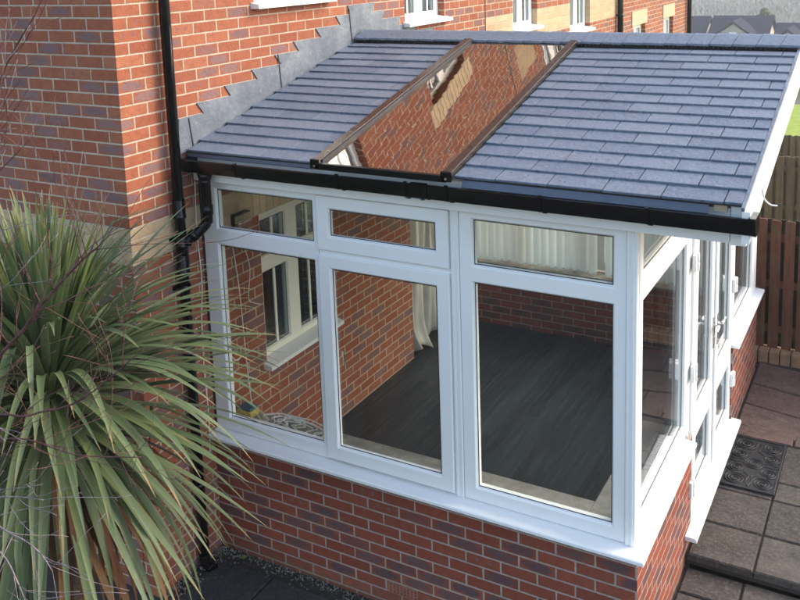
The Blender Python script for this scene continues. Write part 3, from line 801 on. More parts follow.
# ---- vertical blinds along the back and side windows
t = NT('blind_cloth'); g = t.geo(); pr = t.n('ShaderNodeBsdfPrincipled'); pr.inputs['Base Color'].default_value = (.74,.82,.84,1); pr.inputs['Roughness'].default_value = .8
tl = t.n('ShaderNodeBsdfTranslucent'); tl.inputs[0].default_value = (.74,.84,.86,1); mx = t.n('ShaderNodeMixShader'); mx.inputs[0].default_value = .55
t.l(pr.outputs[0], mx.inputs[1]); t.l(tl.outputs[0], mx.inputs[2]); t.l(mx.outputs[0], t.out.inputs[0]); M['slat'] = t.m
VB = thing('vertical_blind', 'pale vertical blind across the back windows of the conservatory', 'blind', (1.45, 3.95, .19))
obj('headrail', boxb(.08, 2.76, 3.925, 3.965, 1.90, 1.935), M['upvc'], VB)
k = 0; x = .10
while x < 2.72:
    if k not in (17, ):
        bm = NB(); a = .62+random.uniform(-.12, .12); wv = .0445; n = 5; top = 1.898; botz = .205+random.uniform(-.004, .004); G = []
        for z in (botz, top):
            G.append([bm.verts.new((x+math.cos(a)*wv*(2*i/n-1), 3.945+math.sin(a)*wv*(2*i/n-1)+.008*math.cos(PI*(i/n-.5)), z)) for i in range(n+1)])
        for i in range(n): bm.faces.new((G[0][i], G[0][i+1], G[1][i+1], G[1][i]))
        box(bm, x-.030, x+.030, 3.943, 3.949, botz-.012, botz-.001)
        obj('slat', bm, M['slat'], VB)
    x += .083; k += 1
# ---- odds and ends on the window board
def coil(name, label, cx, cy, cz, r, turns, mat, cat, tail=None, rr=.0035):
    rnd = random.Random(5); pts = []
    n = turns*14
    for i in range(n):
        a = 2*PI*i/14; rad = r*(.45+.75*abs(math.sin(i*.13))+.15*rnd.random()); ox = .07*math.sin(i*.17); 
        pts.append((cx+ox+.05*rnd.uniform(-1, 1)+rad*math.cos(a)*1.5, cy+rad*math.sin(a)*.75, cz+.006+.05*abs(math.sin(i*.23))))
    if tail: pts += tail
    bm = NB(); tube(bm, spline(pts, 4), rr, 7)
    o = obj(name, bm, mat, None); tag(o, label, cat)
coil('cable_coil', 'tangled coil of white cable lying on the window board', .52, .210, .178, .088, 8, M['cable'], 'cable', [(.30,.20,.19), (.20,.24,.19), (.12,.27,.25), (.085,.28,.6), (.07,.27,1.1), (.05,.24,1.50)])
bm = NB(); tube(bm, spline([(.02, .12, 1.54), (.03, .17, 1.1), (.035, .16, .72), (.05, .20, .60), (.06, .25, .60), (.05, .27, .66)], 8), .0035, 7)
o = obj('cable', bm, M['cable'], None); tag(o, 'white cable with a hooked end hanging inside the left front window', 'cable')
bm = NB(); tube(bm, spline([(.03, .39, 1.37), (.05, .42, 1.20), (.04, .40, .98), (.05, .44, .93), (.06, .50, .90)], 8), .003, 7)
o = obj('cable', bm, M['cable'], None); tag(o, 'short white cable hanging from the small wall fitting', 'cable')
WFt = thing('wall_fitting', 'small dark wall fitting with a clear plate on the brick inside the conservatory', 'fitting', (.02, .37, 1.38))
bm = NB(); box(bm, .001, .03, .31, .32, 1.40, 1.60); box(bm, .001, .05, .31, .46, 1.60, 1.608)
obj('angle_bracket', bm, M['gasket'], WFt)
bm = NB(); box(bm, .035, .040, .335, .49, 1.38, 1.595); obj('clear_plate', bm, M['glass'], WFt)
bx = thing('tool_box', 'small blue and yellow box at the left end of the window board', 'box', (.11, .27, .177))
bm = boxb(.035, .16, .20, .30, .178, .225); o = obj('base', bm, plain('yellow_card', (.52,.42,.12), .6), bx, bevel=.003)
bm = boxb(.045, .15, .205, .295, .226, .245); obj('lid', bm, plain('blue_plastic', (.03,.10,.18), .4), bx, bevel=.003)
# cables outside on the wall beside the frame
bm = NB(); tube(bm, spline([(.012, -.03, 1.93), (.014, -.045, 1.60), (.016, -.035, 1.25), (.012, -.06, .95), (.02, -.075, .60), (.016, -.06, .30), (.02, -.08, .02)], 8), .0035, 7)
o = obj('cable', bm, M['cable'], None); tag(o, 'white cable running down the outside brick between the downpipe and the frame', 'cable')
bm = NB(); tube(bm, spline([(3.462, .22, 2.16), (3.472, .24, 2.10), (3.50, .25, 2.07), (3.53, .26, 2.065)], 6), .004, 7)
o = obj('cable', bm, M['cable'], None); tag(o, 'short white cable end sticking out under the barge board', 'cable')

# ================================================================== GROUND
def slab_mat(name, cols, moss=True):
    t = NT(name); g = t.geo(); r = g['Random Per Island']
    n = t.noise(g[0], 7., 6, .7); n2 = t.noise(g[0], 40., 5, .75); n3 = t.noise(g[0], 2.3, 5, .7); sp = t.noise(g[0], 75., 3, .7)
    c = t.ramp(r, cols)
    c = t.mix(t.mr(n, .35, .7, 0, .55), c, tuple(v*.6 for v in cols[0][1]))
    c = t.mix(t.mr(n2, .46, .66, 0, .6), c, tuple(min(1, v*1.7) for v in cols[-1][1]))
    if moss: c = t.mix(t.mr(t.math('MULTIPLY', n3, n2), .30, .40, 0, .5), c, (.09,.095,.045))
    c = t.mix(t.mr(sp, .66, .72, 0, .7), c, (.20,.19,.14))
    c = t.mix(t.mr(t.noise(g[0], 30., 3, .8), .66, .70, 0, .55), c, (.26,.23,.10))
    c = t.mix(t.mr(t.noise(g[0], 13., 7, .8), .5, .66, 0, .5), c, (.018,.017,.016))
    t.bsdf(c, t.mr(n, .3, .7, .62, .85), t.bump(t.math('ADD', n, t.math('MULTIPLY', n2, .4)), .8, .018), .35); return t.m
M['slab'] = slab_mat('grey_paving', [(0., (.043,.036,.032)), (.5, (.060,.050,.044)), (1., (.082,.070,.060))])
M['pink_slab'] = slab_mat('pink_sandstone_paving', [(0., (.105,.062,.052)), (.5, (.13,.080,.066)), (1., (.11,.078,.066))])
M['dark_slab'] = slab_mat('dark_paving', [(0., (.022,.024,.027)), (.5, (.030,.032,.035)), (1., (.038,.038,.040))])
def slab(bm, quad, z, th=.05, e=.008):
    cx = sum(p[0] for p in quad)/4; cy = sum(p[1] for p in quad)/4
    rings = []
    for (ins, zz) in ((0., z-th), (0., z-.010), (e, z)):
        rg = []
        for i, (x, y) in enumerate(quad):
            dx, dy = cx-x, cy-y; l = math.hypot(dx, dy)
            rg.append(bm.verts.new((x+dx/l*ins*1.4, y+dy/l*ins*1.4, zz)))
        rings.append(rg)
    for i in range(2):
        for k in range(4): bm.faces.new((rings[i][k], rings[i][(k+1) % 4], rings[i+1][(k+1) % 4], rings[i+1][k]))
    bm.faces.new(rings[2]); bm.faces.new(rings[0][::-1])
def slab_row(bm, xs, y0, y1, z, sk=0., gap=.006):
    for a, b in zip(xs[:-1], xs[1:]):
        f = lambda x, y: y - sk*(x-W)
        slab(bm, [(a+gap, f(a, y0)+gap), (b-gap, f(b, y0)+gap), (b-gap, f(b, y1)-gap), (a+gap, f(a, y1)-gap)], z+random.uniform(-.002, .002))
ZU, ZL = -.60, -.690
xsU = [W+.012, 3.352, 3.80, 4.25, 4.70, 5.15, 5.60, 6.05]
bm = NB()
for a, b in ((1.195, 1.607), (1.607, 2.054), (2.054, 2.30), (2.30, 2.87)): slab_row(bm, xsU, a, b, ZU)
bmesh.ops.recalc_face_normals(bm, faces=bm.faces[:])
obj('patio', bm, M['slab'], None, kind='structure')
bm = NB()
for i, (a, b, sk) in enumerate([(2.885, 3.07, .0), (3.075, 3.47, .22), (3.475, 3.88, .20), (3.885, 4.36, .17)]):
    xs = [W+.012] + [x + (.22 if i % 2 else 0) for x in (3.40, 3.86, 4.33, 4.80, 5.27, 5.74)]
    if i == 0:
        slab_row(bm, xs, a, b, ZU)
    else: slab_row(bm, xs, a, b, ZU-.002, sk if i > 1 else .20)
bmesh.ops.recalc_face_normals(bm, faces=bm.faces[:])
obj('patio', bm, M['pink_slab'], None, kind='structure')
bm = NB(); box(bm, W+.002, 6.1, 1.205, 4.45, ZU-.08, ZU-.018); box(bm, .001, 6.1, -6., -.0005, ZL-.10, ZL-.018); box(bm, W+.002, 6.1, 0., 1.204, ZL-.10, ZL-.018)
box(bm, -6., .0005, -6., -.6018, ZL-.10, ZL-.018)
obj('paving_bed', bm, M['joint'], None, kind='structure')
bm = NB()
for (a, b) in ((.93, 1.19), (.48, .925), (.03, .475), (-.42, .025)): slab_row(bm, [W+.012, 3.30, 3.75, 4.2, 4.65, 5.1, 5.6, 6.05], a, b, ZL)
bmesh.ops.recalc_face_normals(bm, faces=bm.faces[:])
obj('lower_path', bm, M['slab'], None, kind='structure')
bm = NB()
for i in range(12):
    y1 = -.13-i*.45
    xs = [.10 + (.2 if i % 2 else 0) + .45*k for k in range(-12 if y1 < -.62 else 0, 14)]
    xs = [x for x in xs if x < 6.1 and not (y1 > -.5 and x < .09)]
    slab_row(bm, xs, y1-.45, y1, ZL, 0.)
bmesh.ops.recalc_face_normals(bm, faces=bm.faces[:])
obj('path', bm, M['dark_slab'], None, kind='structure')
# gravel strip
t = NT('pale_gravel'); g = t.geo(); c = t.ramp(g['Random Per Island'], [(0., (.05,.045,.038)), (.35, (.13,.12,.10)), (.8, (.26,.245,.215)), (1., (.14,.10,.07))]); t.bsdf(c, .85); 
bm = NB(); rnd = random.Random(3)
for i in range(1250):
    if i < 900: x, y = rnd.uniform(.02, 3.0), -abs(rnd.gauss(.0, .050))-.008
    elif i < 1320: x, y = abs(rnd.gauss(0, .05))+.01, rnd.uniform(-.6, -.02)
    else: x, y = rnd.uniform(.05, 2.4), rnd.uniform(-1.2, -.1)
    s = rnd.uniform(.003, .0085); z = ZL-.012+ (s*.4 if y > -.13 else .014)
    m = Matrix.Translation((x, y, z)) @ Matrix.Rotation(rnd.uniform(0, 6), 4, 'Z') @ Matrix.Rotation(rnd.uniform(0, 6), 4, 'X') @ Matrix.Diagonal((s, s*rnd.uniform(.6, 1), s*rnd.uniform(.5, .8), 1))
    bmesh.ops.create_icosphere(bm, subdivisions=1, radius=1., matrix=m)
o = obj('gravel', bm, t.m, None); tag(o, kind='stuff')
o['label'] = 'loose pale gravel along the foot of the brick walls'; o['category'] = 'gravel'
# fallen leaf
bm = NB(); box(bm, .21, .27, -.075, -.045, -.688, -.6865); o = obj('fallen_leaf', bm, plain('yellow_green_leaf', (.22,.26,.08), .7), None, bevel=.008)
tag(o, 'single yellow green leaf fallen on the gravel by the downpipe corner', 'leaf')
for v in o.data.vertices: v.co.z += .012*math.sin(v.co.x*60)

# ---- door mat with scrolls
MT = thing('door_mat', 'black rubber door mat with raised scroll pattern on the patio', 'door mat', (3.16, 2.46, ZU+.002))
mx0, mx1, my0, my1 = 2.975, 3.362, 2.095, 2.845
obj('base', boxb(mx0, mx1, my0, my1, ZU+.003, ZU+.011), M['rubber'], MT, bevel=.003)
bm = NB(); zt_ = ZU+.0125
def scroll(cx, cy, r, t0, turns, d=1, rr=.0052):
    pts = []
    n = int(turns*18)
    for i in range(n+1):
        a = t0 + d*2*PI*i/18; rad = r*(1-.86*i/n)
        pts.append((cx+rad*math.cos(a), cy+rad*math.sin(a), zt_))
    tube(bm, pts, rr, 6)
cxm, cym = (mx0+mx1)/2, (my0+my1)/2
for sx in (-1, 1):
    for sy in (-1, 1):
        scroll(cxm+sx*.098, cym+sy*.265, .082, 0 if sx < 0 else PI, 3.0, sx*sy)
        scroll(cxm+sx*.115, cym+sy*.105, .066, PI/2*sy, 2.5, -sx*sy)
        tube(bm, spline([(cxm, cym+sy*.34, zt_), (cxm+sx*.02, cym+sy*.26, zt_), (cxm+sx*.012, cym+sy*.19, zt_), (cxm+sx*.05, cym+sy*.15, zt_)], 5), .005, 6)
for r in (.030, .048, .066): tube(bm, [(cxm+r*math.cos(a*PI/12), cym+r*1.1*math.sin(a*PI/12), zt_) for a in range(25)], .005, 6)
for sx in (-1, 1):
    for y in (cym-.02, cym+.02): tube(bm, spline([(cxm+sx*.07, y, zt_), (cxm+sx*.10, y+.01, zt_), (cxm+sx*.14, y, zt_), (cxm+sx*.18, y+.015, zt_)], 4), .0045, 6)
obj('scroll_pattern', bm, M['rubber'], MT, smooth=True)
bm = NB()
for r in ((mx0, mx1, my0, my0+.016), (mx0, mx1, my1-.016, my1), (mx0, mx0+.016, my0+.0161, my1-.0161), (mx1-.016, mx1, my0+.0161, my1-.0161)): box(bm, r[0], r[1], r[2], r[3], ZU+.0115, ZU+.0185)
obj('rim', bm, M['rubber'], MT, bevel=.003)

# ---- fences
def wood_mat(name, cols, grey=.0):
    t = NT(name); g = t.geo(); r = g['Random Per Island']
    mp = t.n('ShaderNodeMapping'); t.l(g[0], mp.inputs[0]); mp.inputs['Scale'].default_value = (34., 34., 2.2)
    gr = t.noise(mp.outputs[0], 1., 5, .7); n = t.noise(g[0], 4., 4, .6)
    c = t.ramp(r, cols); c = t.mix(t.mr(gr, .4, .7, 0, .6), c, tuple(v*.45 for v in cols[0][1]))
    c = t.mix(t.mr(n, .5, .75, 0, .45), c, (.10,.11,.06))
    t.bsdf(c, .8, t.bump(gr, .6, .006), .3); return t.m
M['fence_brown'] = wood_mat('brown_stained_fence', [(0., (.115,.046,.026)), (.5, (.15,.062,.034)), (1., (.10,.048,.030))])
M['fence_back'] = wood_mat('dark_mossy_board', [(0., (.030,.022,.014)), (.5, (.045,.034,.020)), (1., (.028,.024,.016))])  # back boards: darker, greener mossy timber
M['fence_grey'] = wood_mat('weathered_fence', [(0., (.17,.125,.085)), (.5, (.22,.165,.11)), (1., (.15,.12,.085))])
M['kerb_buff'] = plain('buff_kerb_brick', (.27,.155,.085), .9, .28, 12., .6, 60., dirt=((.08,.09,.05), .5))
def fence(x0, x1, y, z0, z1, label, mat, kerb=True, group=None, drop=0., pitch=.145, wd=.100, back=None):
    F_ = thing('fence', label, 'fence', ((x0+x1)/2, y, z0), 'timber fences one behind another')
    for side, off in ((-1, 0.), (1, pitch/2)):
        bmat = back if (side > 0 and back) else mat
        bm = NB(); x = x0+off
        while x < x1:
            yy = y+side*.026; h = z1+random.uniform(-.008, .006)
            prism(bm, [(x, z0), (x+wd, z0), (x+wd, h-.012), (x+wd-.012, h), (x+.012, h), (x, h-.012)], yy-.009, yy+.009, axis=1)
            x += pitch
        obj('boards', bm, bmat, F_)
    bm = NB()
    for z in (z0+.18, (z0+z1)/2, z1-.18): box(bm, x0, x1, y-.0165, y+.0165, z-.035, z+.035)
    obj('rail', bm, mat, F_)
    x = x0+.9
    while x < x1+.3:
        obj('post', boxb(x-.045, x+.045, y-.075, y+.0, z0-.25, z1-.03) if False else boxb(x-.045, x+.045, y+.036, y+.126, z0-.3, z1-.03), mat, F_); x += 1.8
    if kerb:
        bm = NB(); x = x0
        while x < x1:
            box(bm, x+.004, x+.094, y-.105, y+.10, z0-.155, z0-.012); x += .0985
        k = obj('kerb', bm, M['kerb_buff'], F_, bevel=.008, label='buff brick on edge kerb')
        obj('mortar', boxb(x0, x1, y-.10, y+.095, z0-.20, z0-.03), M['joint'], k)
        obj('kerb_base', boxb(x0, x1, y-.155, y+.10, z0-.30, z0-.16), M['wall_brick'], k)
    return F_
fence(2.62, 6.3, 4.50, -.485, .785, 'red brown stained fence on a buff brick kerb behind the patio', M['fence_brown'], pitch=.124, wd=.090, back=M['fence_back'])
fence(1.0, 9.0, 9.3, -1.15, .352, 'weathered grey timber fence behind the brown fence', M['fence_grey'], False)
fence(.5, 12.0, 17.0, -2.6, -.83, 'pale timber fence at the edge of the green lawn', M['fence_grey'], False)

# ---- terrain
def hz(x, y):
    pts = [(-60, -.72), (4.6, -.74), (7, -1.1), (9.5, -1.45), (17, -2.55), (30, -3.3), (60, -6.2), (95, -9.8), (150, -15.), (220, -20.), (300, -20.), (380, -11.), (470, 4.), (620, 26.), (900, 42.), (1500, 48.)]
    for (a, b), (c, d) in zip(pts[:-1], pts[1:]):
        if y <= c:
            k = max(0, (y-a)/(c-a)); k2 = k*k*(3-2*k) if y > 200 else k
            z = b+(d-b)*k2; break
    else: z = 48.
    if y > 30: z += (math.sin(x*.021)*2.2+math.sin(x*.0057+1)*5)*min(1, (y-30)/250)
    return z
bm = NB(); ys = [-60, -30, -10, 0, 4.6, 6, 7, 8, 9.5, 12, 14.5, 17, 20, 24, 30, 40, 50, 60, 75, 95, 120, 150, 185, 220, 260, 300, 340, 380, 420, 470, 540, 620, 740, 900, 1200, 1500]
xs = [-1500, -1000, -700, -500, -380, -300, -250, -210, -180, -150, -120, -95, -70, -50, -35, -20, -10, -3, 3, 10, 20, 40, 70, 120, 200, 350, 600, 1000, 1500]
G = [[bm.verts.new((x, y, hz(x, y)-.09 if y < 5 else hz(x, y))) for x in xs] for y in ys]
for j in range(len(ys)-1):
    for i in range(len(xs)-1): bm.faces.new((G[j][i], G[j][i+1], G[j+1][i+1], G[j+1][i]))
t = NT('terrain_ground'); g = t.geo(); p = t.sep(g[0]); n = t.noise(g[0], .02, 6, .65); n2 = t.noise(g[0], 3., 5, .7)
near = t.mix(t.mr(n2, .35, .7), (.040,.034,.026), (.085,.075,.055))
lawn = t.mix(t.mr(n2, .35, .7), (.19,.25,.03), (.27,.33,.05))
far = t.ramp(n, [(.35, (.075,.085,.045)), (.5, (.11,.115,.065)), (.65, (.13,.15,.07))])
c = t.mix(t.math('GREATER_THAN', p[1], 5.2), near, lawn); c = t.mix(t.mr(p[1], 60., 80.), c, far)
t.bsdf(c, .95, None, .2)
obj('ground', bm, t.m, None, smooth=True, kind='structure')

# ---- far houses in the valley
M['far_render'] = plain('far_render', (.42,.38,.31), .9, .08, .5)
M['far_brick'] = plain('far_brick', (.28,.15,.11), .9, .12, .5)
def far_house(x0, x1, y, zr, label, depth=9., rise=2.3, eave=2.8, gable=None, wallm=None, dorm=()):
    cx = (x0+x1)/2; zg = hz(cx, y)-1.
    h = thing('house', label, 'house', (cx, y+depth/2, zg), 'houses in the valley' if y < 200 else 'houses on the far hillside')
    wm = wallm or M['far_render']; ze = zr-rise
    obj('wall', boxb(x0+.3, x1-.3, y, y+depth, zg, ze), wm, h)
    bm = NB(); prism(bm, [(y-.35, ze-.15), (y+depth/2, zr), (y+depth+.35, ze-.15), (y+depth+.35, ze-.3), (y+depth/2, zr-.25), (y-.35, ze-.3)], x0, x1, axis=0)
    rf = obj('roof', bm, M['far_slate'], h)
    for x in (x0+.32, x1-.5):
        bm = NB(); prism(bm, [(y+.02, ze-.2), (y+depth-.02, ze-.2), (y+depth/2, zr-.3)], x-.02, x+.18, axis=0); obj('gable', bm, wm, h)
    bm = NB(); box(bm, x1-1.6, x1-.9, y+depth/2-.4, y+depth/2+.4, zr-.6, zr+.7)
    for xx in (x1-1.42, x1-1.08): tube(bm, [(xx, y+depth/2, zr+.7), (xx, y+depth/2, zr+1.0)], .12, 10)
    if dorm != 'none': obj('chimney', bm, wm, rf)
    else: bm.free()
    if gable:
        gx, gw, gz = gable
        bm = NB(); prism(bm, [(gx-gw, gz-gw*.72-2.5), (gx+gw, gz-gw*.72-2.5), (gx+gw, gz-gw*.72), (gx, gz), (gx-gw, gz-gw*.72)], y-1.6, y+2.5, axis=1); gb = obj('gable', bm, wm, h)
        bm = NB(); prism(bm, [(gx-gw-.3, gz-gw*.72-.15), (gx, gz+.12), (gx+gw+.3, gz-gw*.72-.15), (gx+gw+.3, gz-gw*.72+.02), (gx, gz+.30), (gx-gw-.3, gz-gw*.72+.02)], y-1.8, y+3.0, axis=1); obj('roof', bm, M['far_slate'], gb)
        obj('window', boxb(gx-.35, gx+.35, y-1.64, y-1.58, gz-1.7, gz-.8), M['upvc'], gb)
    n = max(2, int((x1-x0)/3))
    for i in range(n):
        wx = x0+(i+.5)*(x1-x0)/n; w = obj('window', boxb(wx-.55, wx+.55, y-.05, y+.02, ze-1.7, ze-.5), M['upvc'], h)
        obj('pane', boxb(wx-.45, wx+.45, y-.07, y-.051, ze-1.6, ze-.6), M['dark_int'], w)
    return h
far_house(-14.3, -8.35, 90, -3.55, 'pale rendered house with long dark roof and front gable in the valley', gable=(-11.35, 1.55, -3.95), dorm='none')
far_house(-22.5, -14.9, 92, -3.75, 'dark roofed house half hidden behind the end of the terrace', dorm='none')
far_house(-7.6, -2.5, 86, -3.95, 'dark roofed house with small dormer right of the gabled house', gable=(-5.9, .55, -4.35), dorm='x')
far_house(-1.6, 5.5, 88, -4.2, 'dark roofed house at the right edge of the valley row', dorm='x')
for i, (x, y, z) in enumerate([(-62, 330, -9.5), (-50, 345, -8.0), (-30, 335, -10.5), (-12, 350, -9.)]):
    far_house(x-6, x+6, y, z, ['small red brick house far up on the hazy hillside', 'pale house second from left on the far hillside', 'pale house third from left on the far hillside', 'pale house rightmost on the far hillside'][i], wallm=M['far_brick'] if i == 0 else M['far_render'], dorm='none')
sh = thing('shed', 'brown roofed timber shed beyond the green lawn', 'shed', (.9, 47, -5.))
obj('wall', boxb(-1.25, 3.0, 45.5, 48.5, -5.6, -4.2), M['fence_grey'], sh)
bm = NB(); prism(bm, [(45.3, -4.22), (47., -3.4), (48.7, -4.22), (48.7, -4.32), (45.3, -4.32)], -1.35, 3.1, axis=0); obj('roof', bm, plain('brown_felt', (.16,.11,.08), .9), sh)

# ---- trees and woodland
def leaf_mat(name, a, b):
    t = NT(name); g = t.geo(); c = t.mix(g['Random Per Island'], a, b); t.bsdf(c, .8, None, .2); return t.m
def crown(bm, c, r, n, s, rnd, sq=.8):
    for i in range(n):
        while True:
            d = Vector((rnd.uniform(-1, 1), rnd.uniform(-1, 1), rnd.uniform(-1, 1)))
            if .35 < d.length < 1: break
        k = .75+.25*math.sin(d.x*5+c[0])*math.cos(d.z*4+c[1])
        p = Vector(c)+Vector((d.x*r*k, d.y*r*k, d.z*r*sq*k)); q = Matrix.Rotation(rnd.uniform(0, 6.28), 3, Vector((rnd.random()-.5, rnd.random()-.5, rnd.random()-.5)).normalized())
        ss = s*rnd.uniform(.5, 1.2)
        bm.faces.new([bm.verts.new(p+q@Vector(v)*ss) for v in ((-1,-.5,0),(0,-.6,.2),(1,.1,0),(.1,.7,-.1))])
rnd = random.Random(11)
T = thing('tree', 'round yellow green tree rising behind the gabled house', 'tree', (-8.6, 104, hz(-8.6, 104)))
bm = NB(); crown(bm, (-10.5, 104, -4.6), 1.5, 2200, .13, rnd, .95); obj('crown', bm, leaf_mat('yellow_green_leaves', (.085,.115,.03), (.15,.17,.05)), T)
bm = NB(); z0 = hz(-9, 104); tube(bm, [(-10.5, 104, z0), (-10.5, 104, -6), (-10.5, 104, -4.3)], [.35, .25, .1], 8); obj('trunk', bm, M['far_brick'], T)
# bare woodland on the hillside, its branch colour paled to carry extra distance haze
bm = NB()
for i in range(3600):
    y = rnd.uniform(225, 620); sx = (y+4)*rnd.uniform(-.62, .75)-.0*y
    x = -(y+4.4)*.15 + (y+4)*rnd.uniform(-.55, .55)
    z = hz(x, y); h = rnd.uniform(5, 10); r = rnd.uniform(2.2, 4.6)
    n = 42
    for k in range(n):
        a = rnd.uniform(0, 6.28); e = rnd.uniform(-.3, 1.5); rr = r*rnd.uniform(.5, 1)
        p = Vector((x+rr*math.cos(a)*math.cos(e), y+rr*math.sin(a)*math.cos(e), z+h*.55+rr*1.1*math.sin(e)))
        d = Vector((math.cos(a)*.5, math.sin(a)*.5, 1)).normalized(); w = d.cross(Vector((rnd.random()-.5, rnd.random()-.5, .1))).normalized()
        l = rnd.uniform(.5, 1.2); ww = rnd.uniform(.12, .35)
        bm.faces.new([bm.verts.new(q) for q in (p-w*ww, p-d*l*.6, p+w*ww, p+d*l)])
o = obj('woodland', bm, leaf_mat('hazed_branches', (.20,.20,.155), (.36,.35,.27)), None); tag(o, kind='stuff')
o['label'] = 'bare winter woodland covering the hazy hillside'; o['category'] = 'woodland'

# ================================================================== CORDYLINE
CX, CY, CZ = .30, -1.50, 1.13
PL = thing('cordyline_palm', 'large spiky cordyline palm with long arching green leaves at the house corner', 'palm', (CX, CY, ZL))
t = NT('cordyline_leaf'); g = t.geo(); uv = t.n('ShaderNodeUVMap').outputs[0]; q = t.sep(uv); r = g['Random Per Island']
base = t.ramp(r, [(0., (.048,.085,.030)), (.35, (.080,.122,.050)), (.7, (.135,.172,.090)), (1., (.11,.150,.040))])
st = t.n('ShaderNodeTexNoise'); mp = t.n('ShaderNodeMapping'); t.l(uv, mp.inputs[0]); mp.inputs['Scale'].default_value = (30., .6, 1.); t.l(mp.outputs[0], st.inputs['Vector']); st.inputs['Scale'].default_value = 1.; st.inputs['Detail'].default_value = 3.
c = t.mix(t.mr(st.outputs[0], .4, .65, 0, .55), base, (.20,.245,.115))
c = t.mix(t.mr(q[1], 0., .16, .75, 0.), c, (.17,.20,.06))
c = t.mix(t.mr(t.math('ADD', q[1], t.math('MULTIPLY', r, .10)), .95, 1.06, 0., .95), c, (.30,.20,.08))
edge = t.math('ABSOLUTE', t.math('SUBTRACT', q[0], .5)); c = t.mix(t.mr(edge, .42, .5, 0., .5), c, (.26,.27,.13))
pr = t.n('ShaderNodeBsdfPrincipled'); t.l(c, pr.inputs['Base Color']); pr.inputs['Roughness'].default_value = .42; pr.inputs['Specular IOR Level'].default_value = .45
t.l(t.bump(st.outputs[0], .35, .004), pr.inputs['Normal'])
tl = t.n('ShaderNodeBsdfTranslucent'); t.l(c, tl.inputs[0]); mx = t.n('ShaderNodeMixShader'); mx.inputs[0].default_value = .18
t.l(pr.outputs[0], mx.inputs[1]); t.l(tl.outputs[0], mx.inputs[2]); t.l(mx.outputs[0], t.out.inputs[0]); M['cord'] = t.m
M['cord_young'] = None
def leaf(bm, uvl, base, az, e0, L_, wid, droop, rnd, seg=16, twist=0., pw=1.3, kink=None):
    p = Vector(base); th = e0; a = az; pts = []
    ds = L_/seg
    for i in range(seg+1):
        s = i/seg
        pts.append((p.copy(), th, a, s))
        th = e0 - droop*(s**pw) - (kink[1] if kink and s > kink[0] else 0)
        a += twist/seg
        p = p + Vector((math.cos(th)*math.cos(a), math.cos(th)*math.sin(a), math.sin(th)))*ds
    rows = []
    for (p, th, a, s) in pts:
        d = Vector((math.cos(th)*math.cos(a), math.cos(th)*math.sin(a), math.sin(th)))
        sd = Vector((-math.sin(a), math.cos(a), 0)); up = sd.cross(d); up = -up if up.z < 0 and th < PI/2 and th > -PI/2 else up
        w = wid*(.62+.38*min(1, s*4))*(1-max(0, (s-.45)/.55)**1.7)*.5+.0006
        f = .32*w
        rows.append((bm.verts.new(p-sd*w+up*f), bm.verts.new(p-up*f*.2), bm.verts.new(p+sd*w+up*f), s))
    for A, B in zip(rows[:-1], rows[1:]):
        for k in (0, 1):
            fc = bm.faces.new((A[k], A[k+1], B[k+1], B[k])); fc.smooth = True
            for lp, uvv in zip(fc.loops, ((k*.5, A[3]), (k*.5+.5, A[3]), (k*.5+.5, B[3]), (k*.5, B[3]))): lp[uvl].uv = uvv
rnd = random.Random(21)
bm = NB(); uvl = bm.loops.layers.uv.new('UVMap')
for i in range(560):
    u = (i+.5)/560; az = i*2.39996+rnd.uniform(-.2, .2)
    if u < .16:   e0 = math.radians(rnd.uniform(72, 90)); L_ = rnd.uniform(.72, 1.0); dr = rnd.uniform(.05, .35); wd = .043
    elif u < .40: e0 = math.radians(rnd.uniform(48, 78)); L_ = rnd.uniform(.90, 1.18); dr = rnd.uniform(.5, 1.35); wd = .046
    elif u < .68: e0 = math.radians(rnd.uniform(18, 50)); L_ = rnd.uniform(1.0, 1.30); dr = rnd.uniform(.9, 1.7); wd = .044
    else:         e0 = math.radians(rnd.uniform(-48, 22)); L_ = rnd.uniform(.95, 1.30); dr = rnd.uniform(.5, 1.25); wd = .042
    zo = .16*(1-u); ro = .035+.02*u
    b = (CX+ro*math.cos(az), CY+ro*math.sin(az), CZ+zo-.10*u)
    # keep leaves on the house side from passing through the brickwork
    if math.sin(az) > .35 and math.cos(az) < .35: L_ = min(L_, .80/max(.35, math.sin(az)))
    kink = (rnd.uniform(.45, .75), rnd.uniform(.5, 1.3)) if rnd.random() < .07 and u > .3 else None
    leaf(bm, uvl, b, az, e0, L_*1.01, wd*rnd.uniform(.65, 1.12), dr*.88, rnd, twist=rnd.uniform(-.25, .25), kink=kink)
obj('leaves', bm, M['cord'], PL)
bm = NB(); uvl = bm.loops.layers.uv.new('UVMap')
for i in range(34):
    az = rnd.uniform(0, 6.28); b = (CX+.03*math.cos(az), CY+.03*math.sin(az), CZ+.15)
    leaf(bm, uvl, b, az, math.radians(rnd.uniform(68, 90)), rnd.uniform(.70, 1.02), .045*rnd.uniform(.7, 1.15), rnd.uniform(.0, .25), rnd, twist=rnd.uniform(-.2, .2))
M['young'] = M['cord'].copy(); M['young'].name = 'young_cordyline_leaf'
for nd in M['young'].node_tree.nodes:
    if nd.type == 'VALTORGB':
        for e, cc in zip(nd.color_ramp.elements, ((.085,.135,.018), (.12,.175,.022), (.165,.215,.035), (.19,.225,.035))): e.color = cc+(1,)
obj('young_leaves', bm, M['young'], PL, label='upright bright yellow green young leaves')
bm = NB(); uvl = bm.loops.layers.uv.new('UVMap')
